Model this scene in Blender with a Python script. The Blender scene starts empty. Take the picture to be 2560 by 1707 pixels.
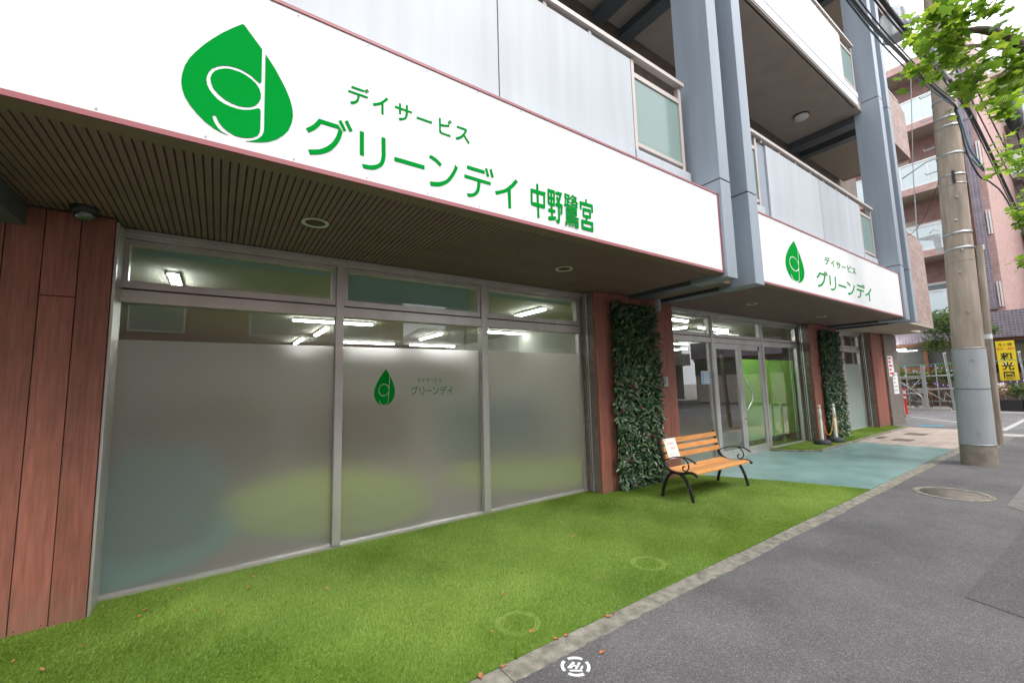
import bpy, bmesh, math, random
import numpy as np
from mathutils import Vector, Matrix
from math import radians as RAD, sin, cos, pi, atan2

SC = bpy.context.scene
COL = SC.collection
rnd = random.Random(7)

# ------------------------------------------------------------------ camera
cam_data = bpy.data.cameras.new('camera')
cam = bpy.data.objects.new('camera', cam_data)
COL.objects.link(cam)
cam_data.sensor_width = 36.0
cam_data.lens = 14.791
cam_data.clip_start = 0.05
cam_data.clip_end = 600.0
_yaw, _pitch, _roll = RAD(34.911), RAD(6.090), RAD(-1.4905)
_f = Vector((sin(_yaw) * cos(_pitch), cos(_yaw) * cos(_pitch), sin(_pitch)))
_r0 = Vector((cos(_yaw), -sin(_yaw), 0))
_u0 = _r0.cross(_f)
_r = _r0 * cos(_roll) + _u0 * sin(_roll)
_u = -_r0 * sin(_roll) + _u0 * cos(_roll)
_m = Matrix(((_r.x, _u.x, -_f.x, 0), (_r.y, _u.y, -_f.y, 0), (_r.z, _u.z, -_f.z, 0), (0, 0, 0, 1)))
cam.matrix_world = Matrix.Translation((0, 0, 1.5)) @ _m
SC.camera = cam

# ------------------------------------------------------------------ world, sun, exposure
SUN_EL, SUN_ROT = RAD(52), RAD(160)
world = bpy.data.worlds.new('World')
SC.world = world
world.use_nodes = True
wn = world.node_tree
wn.nodes.clear()
sky = wn.nodes.new('ShaderNodeTexSky')
sky.sky_type = 'NISHITA'
sky.sun_disc = False
sky.sun_elevation = SUN_EL
sky.sun_rotation = SUN_ROT
sky.air_density = 1.0
sky.dust_density = 3.0
veil = wn.nodes.new('ShaderNodeMix')
veil.data_type = 'RGBA'
veil.inputs[0].default_value = 0.9
veil.inputs[7].default_value = (9.6, 9.9, 10.4, 1)       # even white overcast veil over the blue sky
wn.links.new(sky.outputs[0], veil.inputs[6])
bg = wn.nodes.new('ShaderNodeBackground')
bg.inputs[1].default_value = 0.11
wo = wn.nodes.new('ShaderNodeOutputWorld')
wn.links.new(veil.outputs[2], bg.inputs[0])
wn.links.new(bg.outputs[0], wo.inputs[0])
sun_d = bpy.data.lights.new('sun', 'SUN')
sun_d.energy = 1.1
sun_d.angle = RAD(22)
sun_d.color = (1.0, 0.97, 0.92)
sun = bpy.data.objects.new('sun', sun_d)
COL.objects.link(sun)
_sd = Vector((sin(SUN_ROT) * cos(SUN_EL), cos(SUN_ROT) * cos(SUN_EL), sin(SUN_EL)))
sun.rotation_euler = (-_sd).to_track_quat('-Z', 'Y').to_euler()
SC.view_settings.view_transform = 'Standard'
SC.view_settings.look = 'None'
SC.view_settings.gamma = 1.0
SC.view_settings.use_curve_mapping = False
SC.view_settings.exposure = 1.3
SC.render.engine = 'CYCLES'
SC.cycles.use_denoising = True
SC.cycles.max_bounces = 10
SC.cycles.diffuse_bounces = 5
SC.cycles.glossy_bounces = 5
SC.cycles.transmission_bounces = 8
SC.cycles.transparent_max_bounces = 16
SC.cycles.caustics_reflective = False
SC.cycles.caustics_refractive = False

# ------------------------------------------------------------------ helpers
def tag(o, label=None, cat=None, group=None, kind=None):
    if label: o['label'] = label
    if cat: o['category'] = cat
    if group: o['group'] = group
    if kind: o['kind'] = kind
    return o

def empty(name, loc=(0, 0, 0), label=None, cat=None, group=None, kind=None):
    o = bpy.data.objects.new(name, None)
    o.empty_display_size = 0.1
    COL.objects.link(o)
    o.location = loc
    return tag(o, label, cat, group, kind)

def link(name, me, parent=None, m=None):
    if m is not None and not me.materials:
        me.materials.append(m)
    o = bpy.data.objects.new(name, me)
    COL.objects.link(o)
    if parent is not None:
        o.parent = parent
        # meshes are written in world coordinates; parents never rotate
        p = parent
        off = Vector((0, 0, 0))
        while p is not None:
            off += p.location
            p = p.parent
        o.location = -off
    return o

class MB:
    """collects shapes into ONE mesh"""
    def __init__(s):
        s.v = []; s.f = []; s.smooth = []
    def add(s, vs, fs, smooth=False):
        n = len(s.v)
        s.v += [tuple(v) for v in vs]
        for f in fs:
            s.f.append(tuple(i + n for i in f)); s.smooth.append(smooth)
        return s
    def box(s, x0, x1, y0, y1, z0, z1):
        vs = [(x0, y0, z0), (x1, y0, z0), (x1, y1, z0), (x0, y1, z0), (x0, y0, z1), (x1, y0, z1), (x1, y1, z1), (x0, y1, z1)]
        return s.add(vs, [(0, 3, 2, 1), (4, 5, 6, 7), (0, 1, 5, 4), (1, 2, 6, 5), (2, 3, 7, 6), (3, 0, 4, 7)])
    def prism(s, poly, z0, z1):
        n = len(poly)
        vs = [(x, y, z0) for x, y in poly] + [(x, y, z1) for x, y in poly]
        fs = [tuple(range(n - 1, -1, -1)), tuple(range(n, 2 * n))] + [(i, (i + 1) % n, n + (i + 1) % n, n + i) for i in range(n)]
        return s.add(vs, fs)
    def tube(s, pts, rs, n=8, cap=True, flat=None):
        P = [Vector(p) for p in pts]
        if not hasattr(rs, '__len__'): rs = [rs] * len(P)
        up = None; rings = []
        for i, p in enumerate(P):
            d = (P[min(i + 1, len(P) - 1)] - P[max(i - 1, 0)]).normalized()
            if up is None:
                up = Vector((0, 0, 1)) if abs(d.z) < .9 else Vector((1, 0, 0))
            a = d.cross(up).normalized(); b = a.cross(d).normalized(); up = b
            fx, fy = flat if flat else (1, 1)
            rings.append([p + a * cos(2 * pi * k / n) * rs[i] * fx + b * sin(2 * pi * k / n) * rs[i] * fy for k in range(n)])
        vs = [v for r in rings for v in r]
        fs = [(i * n + k, i * n + (k + 1) % n, (i + 1) * n + (k + 1) % n, (i + 1) * n + k) for i in range(len(P) - 1) for k in range(n)]
        s.add(vs, fs, True)
        if cap:
            s.add(rings[0], [tuple(range(n - 1, -1, -1))]); s.add(rings[-1], [tuple(range(n))])
        return s
    def lathe(s, prof, c=(0, 0, 0), n=20, lean=(0, 0)):
        vs = []
        for r, z in prof:
            vs += [(c[0] + r * cos(2 * pi * k / n) + lean[0] * z, c[1] + r * sin(2 * pi * k / n) + lean[1] * z, c[2] + z) for k in range(n)]
        fs = [(i * n + k, i * n + (k + 1) % n, (i + 1) * n + (k + 1) % n, (i + 1) * n + k) for i in range(len(prof) - 1) for k in range(n)]
        s.add(vs, fs, True)
        s.add(vs[:n], [tuple(range(n - 1, -1, -1))]); s.add(vs[-n:], [tuple(range(n))])
        return s
    def mesh(s, name):
        me = bpy.data.meshes.new(name)
        me.from_pydata(s.v, [], s.f)
        me.polygons.foreach_set('use_smooth', s.smooth)
        me.update()
        return me
    def out(s, name, m, parent=None, bevel=0):
        me = s.mesh(name)
        if bevel:
            bm = bmesh.new(); bm.from_mesh(me)
            bmesh.ops.bevel(bm, geom=list(bm.edges), offset=bevel, segments=2, affect='EDGES', profile=.7)
            bm.to_mesh(me); bm.free()
        o = link(name, me, parent, m)
        return o

def bx(name, m, parent, *a, bevel=0):
    return MB().box(*a).out(name, m, parent, bevel)

def struct(o):
    o['kind'] = 'structure'
    return o

def dup(o, name=None, parent=None, loc=None):
    c = o.copy(); COL.objects.link(c); c.parent = parent
    if loc is not None: c.location = loc
    for ch in list(o.children):
        d = dup(ch, None, c)
    return c

# ------------------------------------------------------------------ materials
def mat(name, col, rough=.6, metal=0., var=.12, vscale=6., bump=0., bscale=40., spec=.5, coords='Object', stretch=None, col2=None, detail=4, coat=0):
    m = bpy.data.materials.new(name); m.use_nodes = True
    nt = m.node_tree; N = nt.nodes; L = nt.links
    p = N['Principled BSDF']
    p.inputs['Roughness'].default_value = rough
    p.inputs['Metallic'].default_value = metal
    p.inputs['Specular IOR Level'].default_value = spec
    if coat: p.inputs['Coat Weight'].default_value = coat
    tc = N.new('ShaderNodeTexCoord'); mp = N.new('ShaderNodeMapping')
    if stretch: mp.inputs['Scale'].default_value = stretch
    L.new(tc.outputs[coords], mp.inputs[0])
    nz = N.new('ShaderNodeTexNoise'); nz.inputs['Scale'].default_value = vscale; nz.inputs['Detail'].default_value = detail
    L.new(mp.outputs[0], nz.inputs[0])
    rp = N.new('ShaderNodeValToRGB')
    a = tuple(max(0, c * (1 - var)) for c in col); b = tuple(c * (1 + var) for c in (col2 or col))
    if col2: a = tuple(col)
    rp.color_ramp.elements[0].position = .3; rp.color_ramp.elements[1].position = .7
    rp.color_ramp.elements[0].color = (*a, 1); rp.color_ramp.elements[1].color = (*b, 1)
    L.new(nz.outputs[0], rp.inputs[0]); L.new(rp.outputs[0], p.inputs['Base Color'])
    if bump:
        n2 = N.new('ShaderNodeTexNoise'); n2.inputs['Scale'].default_value = bscale; n2.inputs['Detail'].default_value = 3
        L.new(mp.outputs[0], n2.inputs[0])
        bp = N.new('ShaderNodeBump'); bp.inputs['Strength'].default_value = bump; bp.inputs['Distance'].default_value = .01
        L.new(n2.outputs[0], bp.inputs['Height']); L.new(bp.outputs[0], p.inputs['Normal'])
    return m

def mat_tile(name, c1, c2, mortar, w, h, msize=.006, plane='xz', rough=.6, bump=.5, offset=.5):
    m = bpy.data.materials.new(name); m.use_nodes = True
    nt = m.node_tree; N = nt.nodes; L = nt.links; p = N['Principled BSDF']; p.inputs['Roughness'].default_value = rough
    ge = N.new('ShaderNodeNewGeometry'); sx = N.new('ShaderNodeSeparateXYZ'); cx = N.new('ShaderNodeCombineXYZ')
    L.new(ge.outputs['Position'], sx.inputs[0])
    # wall coordinate: x+y runs along either facing of an axis-aligned wall
    if plane == 'wall':
        ad = N.new('ShaderNodeMath'); ad.operation = 'ADD'; L.new(sx.outputs[0], ad.inputs[0]); L.new(sx.outputs[1], ad.inputs[1]); L.new(ad.outputs[0], cx.inputs[0]); L.new(sx.outputs[2], cx.inputs[1])
    else:
        L.new(sx.outputs['XYZ'.index(plane[0].upper())], cx.inputs[0]); L.new(sx.outputs['XYZ'.index(plane[1].upper())], cx.inputs[1])
    br = N.new('ShaderNodeTexBrick'); br.offset = offset
    br.inputs['Scale'].default_value = 1; br.inputs['Brick Width'].default_value = w; br.inputs['Row Height'].default_value = h
    br.inputs['Mortar Size'].default_value = msize; br.inputs['Mortar Smooth'].default_value = .2; br.inputs['Bias'].default_value = 0
    br.inputs['Color1'].default_value = (*c1, 1); br.inputs['Color2'].default_value = (*c2, 1); br.inputs['Mortar'].default_value = (*mortar, 1)
    L.new(cx.outputs[0], br.inputs[0])
    nz = N.new('ShaderNodeTexNoise'); nz.inputs['Scale'].default_value = 3; nz.inputs['Detail'].default_value = 5
    L.new(ge.outputs['Position'], nz.inputs[0])
    mx = N.new('ShaderNodeMix'); mx.data_type = 'RGBA'; mx.blend_type = 'OVERLAY'; mx.inputs[0].default_value = .35
    L.new(br.outputs[0], mx.inputs[6]); L.new(nz.outputs[0], mx.inputs[7]); L.new(mx.outputs[2], p.inputs['Base Color'])
    bp = N.new('ShaderNodeBump'); bp.inputs['Strength'].default_value = bump; bp.inputs['Distance'].default_value = .01; bp.invert = True
    L.new(br.outputs[1], bp.inputs['Height']); L.new(bp.outputs[0], p.inputs['Normal'])
    return m

def mat_plain(name, col, rough=.5, metal=0., emit=0, spec=.5, coat=0):
    m = bpy.data.materials.new(name); m.use_nodes = True
    p = m.node_tree.nodes['Principled BSDF']
    p.inputs['Base Color'].default_value = (*col, 1); p.inputs['Roughness'].default_value = rough; p.inputs['Metallic'].default_value = metal
    p.inputs['Specular IOR Level'].default_value = spec
    p.inputs['Coat Weight'].default_value = coat
    if emit:
        p.inputs['Emission Color'].default_value = (*col, 1); p.inputs['Emission Strength'].default_value = emit
    return m

def mat_glass(name, tint=(.9, .95, .93), rough=.0, refl=1.0):
    m = bpy.data.materials.new(name); m.use_nodes = True
    nt = m.node_tree; N = nt.nodes; L = nt.links; N.clear()
    o = N.new('ShaderNodeOutputMaterial'); mx = N.new('ShaderNodeMixShader'); t = N.new('ShaderNodeBsdfTransparent'); g = N.new('ShaderNodeBsdfGlossy')
    fr = N.new('ShaderNodeFresnel'); fr.inputs[0].default_value = 1.5
    mu = N.new('ShaderNodeMath'); mu.operation = 'MULTIPLY'; mu.inputs[1].default_value = 2.3 * refl; mu.use_clamp = True
    t.inputs[0].default_value = (*tint, 1); g.inputs['Roughness'].default_value = rough
    ge = N.new('ShaderNodeNewGeometry'); iv = N.new('ShaderNodeMath'); iv.operation = 'SUBTRACT'; iv.inputs[0].default_value = 1; L.new(ge.outputs['Backfacing'], iv.inputs[1])
    m2 = N.new('ShaderNodeMath'); m2.operation = 'MULTIPLY'; L.new(mu.outputs[0], m2.inputs[0]); L.new(iv.outputs[0], m2.inputs[1])   # the reflection belongs to the outer face only
    L.new(fr.outputs[0], mu.inputs[0]); L.new(m2.outputs[0], mx.inputs[0]); L.new(t.outputs[0], mx.inputs[1]); L.new(g.outputs[0], mx.inputs[2]); L.new(mx.outputs[0], o.inputs[0])
    return m

def mat_film(name, col=(.42, .42, .39), wd=.35, wt=.25, rough=.55, gl=.3, grough=.22):
    """adhesive privacy film on glass: diffuse white haze + scattered transmission + soft gloss"""
    m = bpy.data.materials.new(name); m.use_nodes = True
    nt = m.node_tree; N = nt.nodes; L = nt.links; N.clear()
    o = N.new('ShaderNodeOutputMaterial')
    d = N.new('ShaderNodeBsdfDiffuse'); d.inputs[0].default_value = (*col, 1)
    t = N.new('ShaderNodeBsdfTranslucent'); t.inputs[0].default_value = (.85, .85, .82, 1)
    r = N.new('ShaderNodeBsdfRefraction'); r.inputs[0].default_value = (.9, .9, .88, 1); r.inputs['Roughness'].default_value = rough; r.inputs['IOR'].default_value = 1.12
    g = N.new('ShaderNodeBsdfGlossy'); g.inputs['Roughness'].default_value = grough
    fr = N.new('ShaderNodeFresnel'); fr.inputs[0].default_value = 1.45
    a = N.new('ShaderNodeMixShader'); a.inputs[0].default_value = wt / (1 - wd)
    b = N.new('ShaderNodeMixShader'); b.inputs[0].default_value = wd
    c = N.new('ShaderNodeMixShader')
    L.new(r.outputs[0], a.inputs[1]); L.new(t.outputs[0], a.inputs[2])
    L.new(a.outputs[0], b.inputs[1]); L.new(d.outputs[0], b.inputs[2])
    ge = N.new('ShaderNodeNewGeometry'); iv = N.new('ShaderNodeMath'); iv.operation = 'SUBTRACT'; iv.inputs[0].default_value = 1; L.new(ge.outputs['Backfacing'], iv.inputs[1])
    m2 = N.new('ShaderNodeMath'); m2.operation = 'MULTIPLY'; L.new(fr.outputs[0], m2.inputs[0]); L.new(iv.outputs[0], m2.inputs[1])
    L.new(m2.outputs[0], c.inputs[0]); L.new(b.outputs[0], c.inputs[1]); L.new(g.outputs[0], c.inputs[2]); L.new(c.outputs[0], o.inputs[0])
    return m

def mat_leaf(name, cols, trans=.35, rough=.45, attr='tint'):
    """leaf colour picked by a per-leaf value stored on the mesh, or per object"""
    m = bpy.data.materials.new(name); m.use_nodes = True
    nt = m.node_tree; N = nt.nodes; L = nt.links; N.clear()
    o = N.new('ShaderNodeOutputMaterial')
    if attr == 'object':
        src = N.new('ShaderNodeObjectInfo').outputs['Random']
    else:
        a = N.new('ShaderNodeAttribute'); a.attribute_name = attr; src = a.outputs['Fac']
    rp = N.new('ShaderNodeValToRGB'); e = rp.color_ramp.elements
    while len(e) < len(cols): e.new(.5)
    for i, (pos, c) in enumerate(cols): e[i].position = pos; e[i].color = (*c, 1)
    L.new(src, rp.inputs[0])
    p = N.new('ShaderNodeBsdfPrincipled'); p.inputs['Roughness'].default_value = rough
    L.new(rp.outputs[0], p.inputs['Base Color'])
    t = N.new('ShaderNodeBsdfTranslucent'); hs = N.new('ShaderNodeHueSaturation'); hs.inputs['Value'].default_value = 1.5; hs.inputs['Hue'].default_value = .485
    L.new(rp.outputs[0], hs.inputs['Color']); L.new(hs.outputs[0], t.inputs[0])
    mx = N.new('ShaderNodeMixShader'); mx.inputs[0].default_value = trans
    L.new(p.outputs[0], mx.inputs[1]); L.new(t.outputs[0], mx.inputs[2]); L.new(mx.outputs[0], o.inputs[0])
    return m

def mat_asphalt(name, base, spk, stain=.25, scale=110):
    m = bpy.data.materials.new(name); m.use_nodes = True
    nt = m.node_tree; N = nt.nodes; L = nt.links; p = N['Principled BSDF']; p.inputs['Roughness'].default_value = .85
    ge = N.new('ShaderNodeNewGeometry')
    vo = N.new('ShaderNodeTexVoronoi'); vo.inputs['Scale'].default_value = scale; L.new(ge.outputs['Position'], vo.inputs[0])
    sp = N.new('ShaderNodeSeparateColor'); L.new(vo.outputs['Color'], sp.inputs[0])
    rp = N.new('ShaderNodeValToRGB'); e = rp.color_ramp.elements
    e[0].position = 0; e[0].color = (*[c * .7 for c in base], 1); e[1].position = .85; e[1].color = (*[c * 1.25 for c in base], 1)
    e.new(.985).color = (*spk, 1)
    L.new(sp.outputs[0], rp.inputs[0])
    n1 = N.new('ShaderNodeTexNoise'); n1.inputs['Scale'].default_value = .9; n1.inputs['Detail'].default_value = 6; n1.inputs['Roughness'].default_value = .65
    L.new(ge.outputs['Position'], n1.inputs[0])
    r2 = N.new('ShaderNodeMapRange'); r2.inputs[1].default_value = .3; r2.inputs[2].default_value = .7; r2.inputs[3].default_value = 1 - stain; r2.inputs[4].default_value = 1 + stain * .8
    L.new(n1.outputs[0], r2.inputs[0])
    mx = N.new('ShaderNodeMix'); mx.data_type = 'RGBA'; mx.blend_type = 'MULTIPLY'; mx.inputs[0].default_value = 1
    L.new(rp.outputs[0], mx.inputs[6]); L.new(r2.outputs[0], mx.inputs[7]); L.new(mx.outputs[2], p.inputs['Base Color'])
    bp = N.new('ShaderNodeBump'); bp.inputs['Strength'].default_value = .7; bp.inputs['Distance'].default_value = .006
    L.new(vo.outputs['Distance'], bp.inputs['Height']); L.new(bp.outputs[0], p.inputs['Normal'])
    return m

M = {}
M['asphalt'] = mat_asphalt('pavement_asphalt', (.115, .108, .110), (.23, .225, .225), .32, 200)
M['road'] = mat_asphalt('road_asphalt', (.15, .145, .145), (.3, .3, .3), .3, 70)
M['patch'] = mat_asphalt('patched_asphalt', (.098, .091, .095), (.20, .195, .195), .2, 190)
M['kerb'] = mat('kerb_concrete', (.15, .14, .11), .9, var=.25, vscale=14, bump=.7, bscale=160, col2=(.27, .25, .205), detail=12)
M['concrete'] = mat('plain_concrete', (.34, .32, .29), .85, var=.2, vscale=4, bump=.3, bscale=60)
M['turf_base'] = mat('turf_backing', (.10, .19, .02), .9, var=.3, vscale=30)
M['teal'] = mat('teal_paint', (.145, .245, .235), .36, var=.1, vscale=2.2, bump=.15, bscale=25, col2=(.20, .315, .30), detail=8)
M['paving'] = mat('beige_slab', (.44, .36, .31), .7, var=.12, vscale=3, bump=.15, bscale=50)
M['plank'] = mat('red_plank', (.238, .09, .062), .55, var=.12, vscale=5, bump=.12, bscale=30, stretch=(14, 14, .9), col2=(.34, .12, .088))
M['paint_blue'] = mat('blue_grey_paint', (.30, .35, .405), .45, var=.05, vscale=1.5, stretch=(1, 1, .4), detail=6)
M['paint_light'] = mat('pale_blue_paint', (.455, .485, .52), .5, var=.05, vscale=1.3, stretch=(3, 3, .35), detail=7)
M['paint_white'] = mat('white_balcony_paint', (.68, .70, .72), .5, var=.04, vscale=1.3, detail=5)
M['dark_steel'] = mat('dark_blue_steel', (.10, .125, .14), .4, var=.1, vscale=3)
M['black_steel'] = mat_plain('black_steel', (.03, .033, .036), .45)
M['frame'] = mat('stainless_frame', (.66, .635, .615), .34, .62, var=.1, vscale=2, stretch=(.3, 1, 1))
M['rail'] = mat('bronze_rail_paint', (.52, .46, .425), .45, .15, var=.05, vscale=3)
M['slat'] = mat('brown_soffit_slat', (.25, .163, .152), .6, var=.1, vscale=4)
M['groove'] = mat_plain('groove_board', (.125, .09, .075), .9)  # plain board, darker brown than the slats; also used in joints
M['soffit_board'] = mat('soffit_edge_board', (.24, .175, .125), .6, var=.1, vscale=5)
M['soffit'] = mat('balcony_soffit_render', (.46, .40, .35), .9, var=.07, vscale=2.5, bump=.25, bscale=150)
M['tile_brown'] = mat_tile('brown_wall_tile', (.13, .095, .075), (.19, .145, .115), (.2, .17, .14), .10, .05, .004, 'wall', .5, .4)
M['tile_grey'] = mat_tile('grey_brown_tile', (.15, .12, .10), (.24, .20, .175), (.25, .22, .2), .05, .05, .003, 'wall', .4, .5, 0)
M['brick_pink'] = mat_tile('pinkish_brick', (.30, .20, .175), (.40, .28, .24), (.42, .35, .32), .22, .075, .01, 'wall', .8, .6)
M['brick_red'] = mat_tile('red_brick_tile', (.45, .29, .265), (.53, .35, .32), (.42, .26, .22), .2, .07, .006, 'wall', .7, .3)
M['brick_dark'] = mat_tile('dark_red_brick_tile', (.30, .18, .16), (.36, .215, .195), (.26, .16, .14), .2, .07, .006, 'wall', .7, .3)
M['tile_purple'] = mat_tile('purple_grey_tile', (.16, .13, .16), (.21, .175, .21), (.30, .27, .30), .12, .12, .012, 'wall', .5, .4, 0)
M['beige_soffit'] = mat('far_soffit', (.42, .36, .29), .9, var=.04)
M['sign_white'] = mat_plain('sign_white', (.86, .87, .88), .35)
M['sign_red'] = mat_plain('sign_red_trim', (.38, .125, .14), .45)
M['green'] = mat_plain('sign_green', (.0, .30, .035), .9, spec=.05)
M['glass'] = mat_glass('window_glass')
M['glass_door'] = mat_glass('door_glass', (.82, .9, .87), 0, 1.3)
M['film'] = mat_film('privacy_film', (.33, .355, .345), .29, .22, .68)
M['film_pale'] = mat_film('pale_privacy_film', (.55, .68, .66), .6, .25, .6)
M['frost_teal'] = mat_film('balcony_frosted_glass', (.30, .42, .39), .75, .2, .6, .3, .12)
M['frost_pale'] = mat_film('far_balcony_glass', (.74, .84, .86), .85, .15, .6)
M['tube'] = mat_plain('fluorescent_tube', (1, .99, .97), .5, emit=18)
M['white'] = mat_plain('white_plastic', (.8, .8, .79), .4)
M['offwhite'] = mat_plain('interior_white', (.52, .49, .43), .8)
M['int_wall'] = mat('interior_wall', (.33, .32, .285), .8, var=.06, vscale=.8)
M['int_floor'] = mat('interior_floor', (.25, .18, .11), .5, var=.2, vscale=2)
M['blind'] = mat_plain('teal_blind', (.42, .54, .52), .5)
M['teal_cloth'] = mat_plain('teal_cloth', (.05, .48, .46), .8)
M['olive'] = mat_plain('olive_cloth', (.42, .56, .02), .8)
M['blue_cloth'] = mat_plain('blue_grey_laminate', (.22, .33, .40), .6)
M['lime'] = mat_leaf('lime_screen', [(0, (.50, .74, .28)), (1, (.53, .78, .30))], .6, .8, 'object')
M['black'] = mat_plain('black_plastic', (.02, .02, .022), .4)
M['iron'] = mat('cast_iron', (.022, .020, .022), .38, .3, var=.3, vscale=30, bump=.2, bscale=200)
M['rubber'] = mat('grey_rubber', (.05, .052, .06), .7, var=.2, vscale=15)
M['timber'] = mat('bench_timber', (.56, .235, .06), .42, var=.2, vscale=6, bump=.1, bscale=40, stretch=(1, 12, 12), col2=(.64, .30, .095))
M['paper'] = mat_plain('white_paper', (.85, .86, .86), .6)
M['pink_ink'] = mat_plain('faded_pink_ink', (.85, .55, .50), .7)
M['grey_ink'] = mat_plain('grey_ink', (.5, .5, .5), .7)
M['blue_ink'] = mat_plain('blue_ink', (.1, .42, .75), .6)
M['yellow'] = mat_plain('yellow_plastic', (.85, .48, .03), .4)
M['yellow_sign'] = mat_plain('yellow_sign_face', (.90, .66, .015), .5)
M['orange_ink'] = mat_plain('orange_red_ink', (.85, .22, .05), .5)
M['black_ink'] = mat_plain('black_ink', (.02, .02, .02), .5)
M['blue_sticker'] = mat_plain('blue_sticker', (.02, .08, .45), .4)
M['red'] = mat_plain('red_plastic', (.75, .035, .03), .4)
M['blue_paint'] = mat_plain('blue_road_paint', (.10, .42, .62), .6)
M['road_white'] = mat('worn_white_line', (.42, .41, .38), .8, var=.3, vscale=25, detail=8)
M['mark_white'] = mat('stencil_white', (.72, .72, .72), .7, var=.15, vscale=60)
M['pole'] = mat('concrete_pole', (.26, .215, .17), .85, var=.2, vscale=3, bump=.25, bscale=80, stretch=(4, 4, .5), col2=(.38, .31, .25), detail=8)
M['sleeve'] = mat('grey_pole_sleeve', (.36, .375, .385), .45, var=.06, vscale=3, bump=.15, bscale=20, stretch=(1, 1, .5))
M['sleeve_low'] = mat('stained_pole_foot', (.26, .225, .185), .85, var=.2, vscale=8, bump=.3, bscale=60)
M['steel'] = mat('galvanised_steel', (.42, .43, .43), .4, .7, var=.15, vscale=20)
M['cable'] = mat_plain('black_cable', (.025, .025, .027), .5)
M['cable_blue'] = mat_plain('blue_grey_cable', (.06, .12, .16), .5)
M['bark'] = mat('tree_bark', (.10, .075, .055), .9, var=.3, vscale=14, bump=.8, bscale=30, col2=(.18, .145, .11))
M['manhole'] = mat('manhole_iron', (.17, .145, .125), .7, .3, var=.2, vscale=12, bump=.5, bscale=90)
M['leaf_dry'] = mat('dry_leaf', (.38, .14, .06), .8, var=.3, vscale=40)
M['chrome'] = mat_plain('polished_steel', (.85, .84, .82), .12, 1.0)
M['concrete_dark'] = mat('weathered_concrete', (.16, .152, .145), .85, var=.2, vscale=6, bump=.3, bscale=80, detail=8)
M['turf'] = mat_leaf('turf_blade', [(0, (.12, .215, .028)), (.45, (.235, .37, .048)), (.8, (.36, .49, .10)), (1, (.42, .50, .16))], .3, .5)
M['hedge_leaf'] = mat_leaf('hedge_leaf', [(0, (.02, .06, .026)), (.5, (.05, .12, .05)), (.85, (.14, .22, .10)), (.975, (.18, .20, .12)), (1, (.20, .05, .04))], .15, .30)
M['hedge_leaf_obj'] = mat_leaf('hedge_leaf_single', [(0, (.02, .06, .026)), (.5, (.055, .125, .055)), (.85, (.15, .23, .10)), (.975, (.19, .21, .13)), (1, (.20, .05, .04))], .15, .30, 'object')
M['maple'] = mat_leaf('maple_leaf', [(0, (.08, .18, .02)), (.5, (.16, .30, .025)), (1, (.31, .45, .04))], .55, .4)
M['maple_obj'] = mat_leaf('maple_leaf_single', [(0, (.08, .18, .02)), (.5, (.16, .30, .025)), (1, (.31, .45, .04))], .55, .4, 'object')
M['shrub'] = mat_leaf('shrub_leaf', [(0, (.03, .075, .02)), (.6, (.08, .16, .035)), (1, (.2, .28, .06))], .35, .4)
M['flowers'] = mat_leaf('flower_mix', [(0, (.10, .2, .03)), (.45, (.3, .4, .05)), (.6, (.75, .12, .3)), (.8, (.8, .7, .75)), (1, (.8, .75, .1))], .3, .5)
M['terracotta'] = mat('terracotta', (.32, .15, .09), .8)
M['wood_dark'] = mat('brown_timber', (.16, .065, .03), .6, var=.2, vscale=10)
M['wood_shelf'] = mat('orange_brown_shelf', (.34, .13, .04), .6, var=.2, vscale=10)
M['galv_pale'] = mat('pale_weathered_pipe', (.45, .44, .41), .6, .2, var=.15, vscale=20)
M['dark_glass'] = mat_plain('dark_window_glass', (.10, .105, .10), .05, spec=.8)
M['pale_window'] = mat_plain('curtained_window_glass', (.28, .36, .36), .1, spec=.8)
M['led_blue'] = mat_plain('blue_fairy_light', (.25, .25, 1), .5, emit=3)
M['green_net'] = mat_plain('green_cord', (.10, .35, .22), .6)

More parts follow.
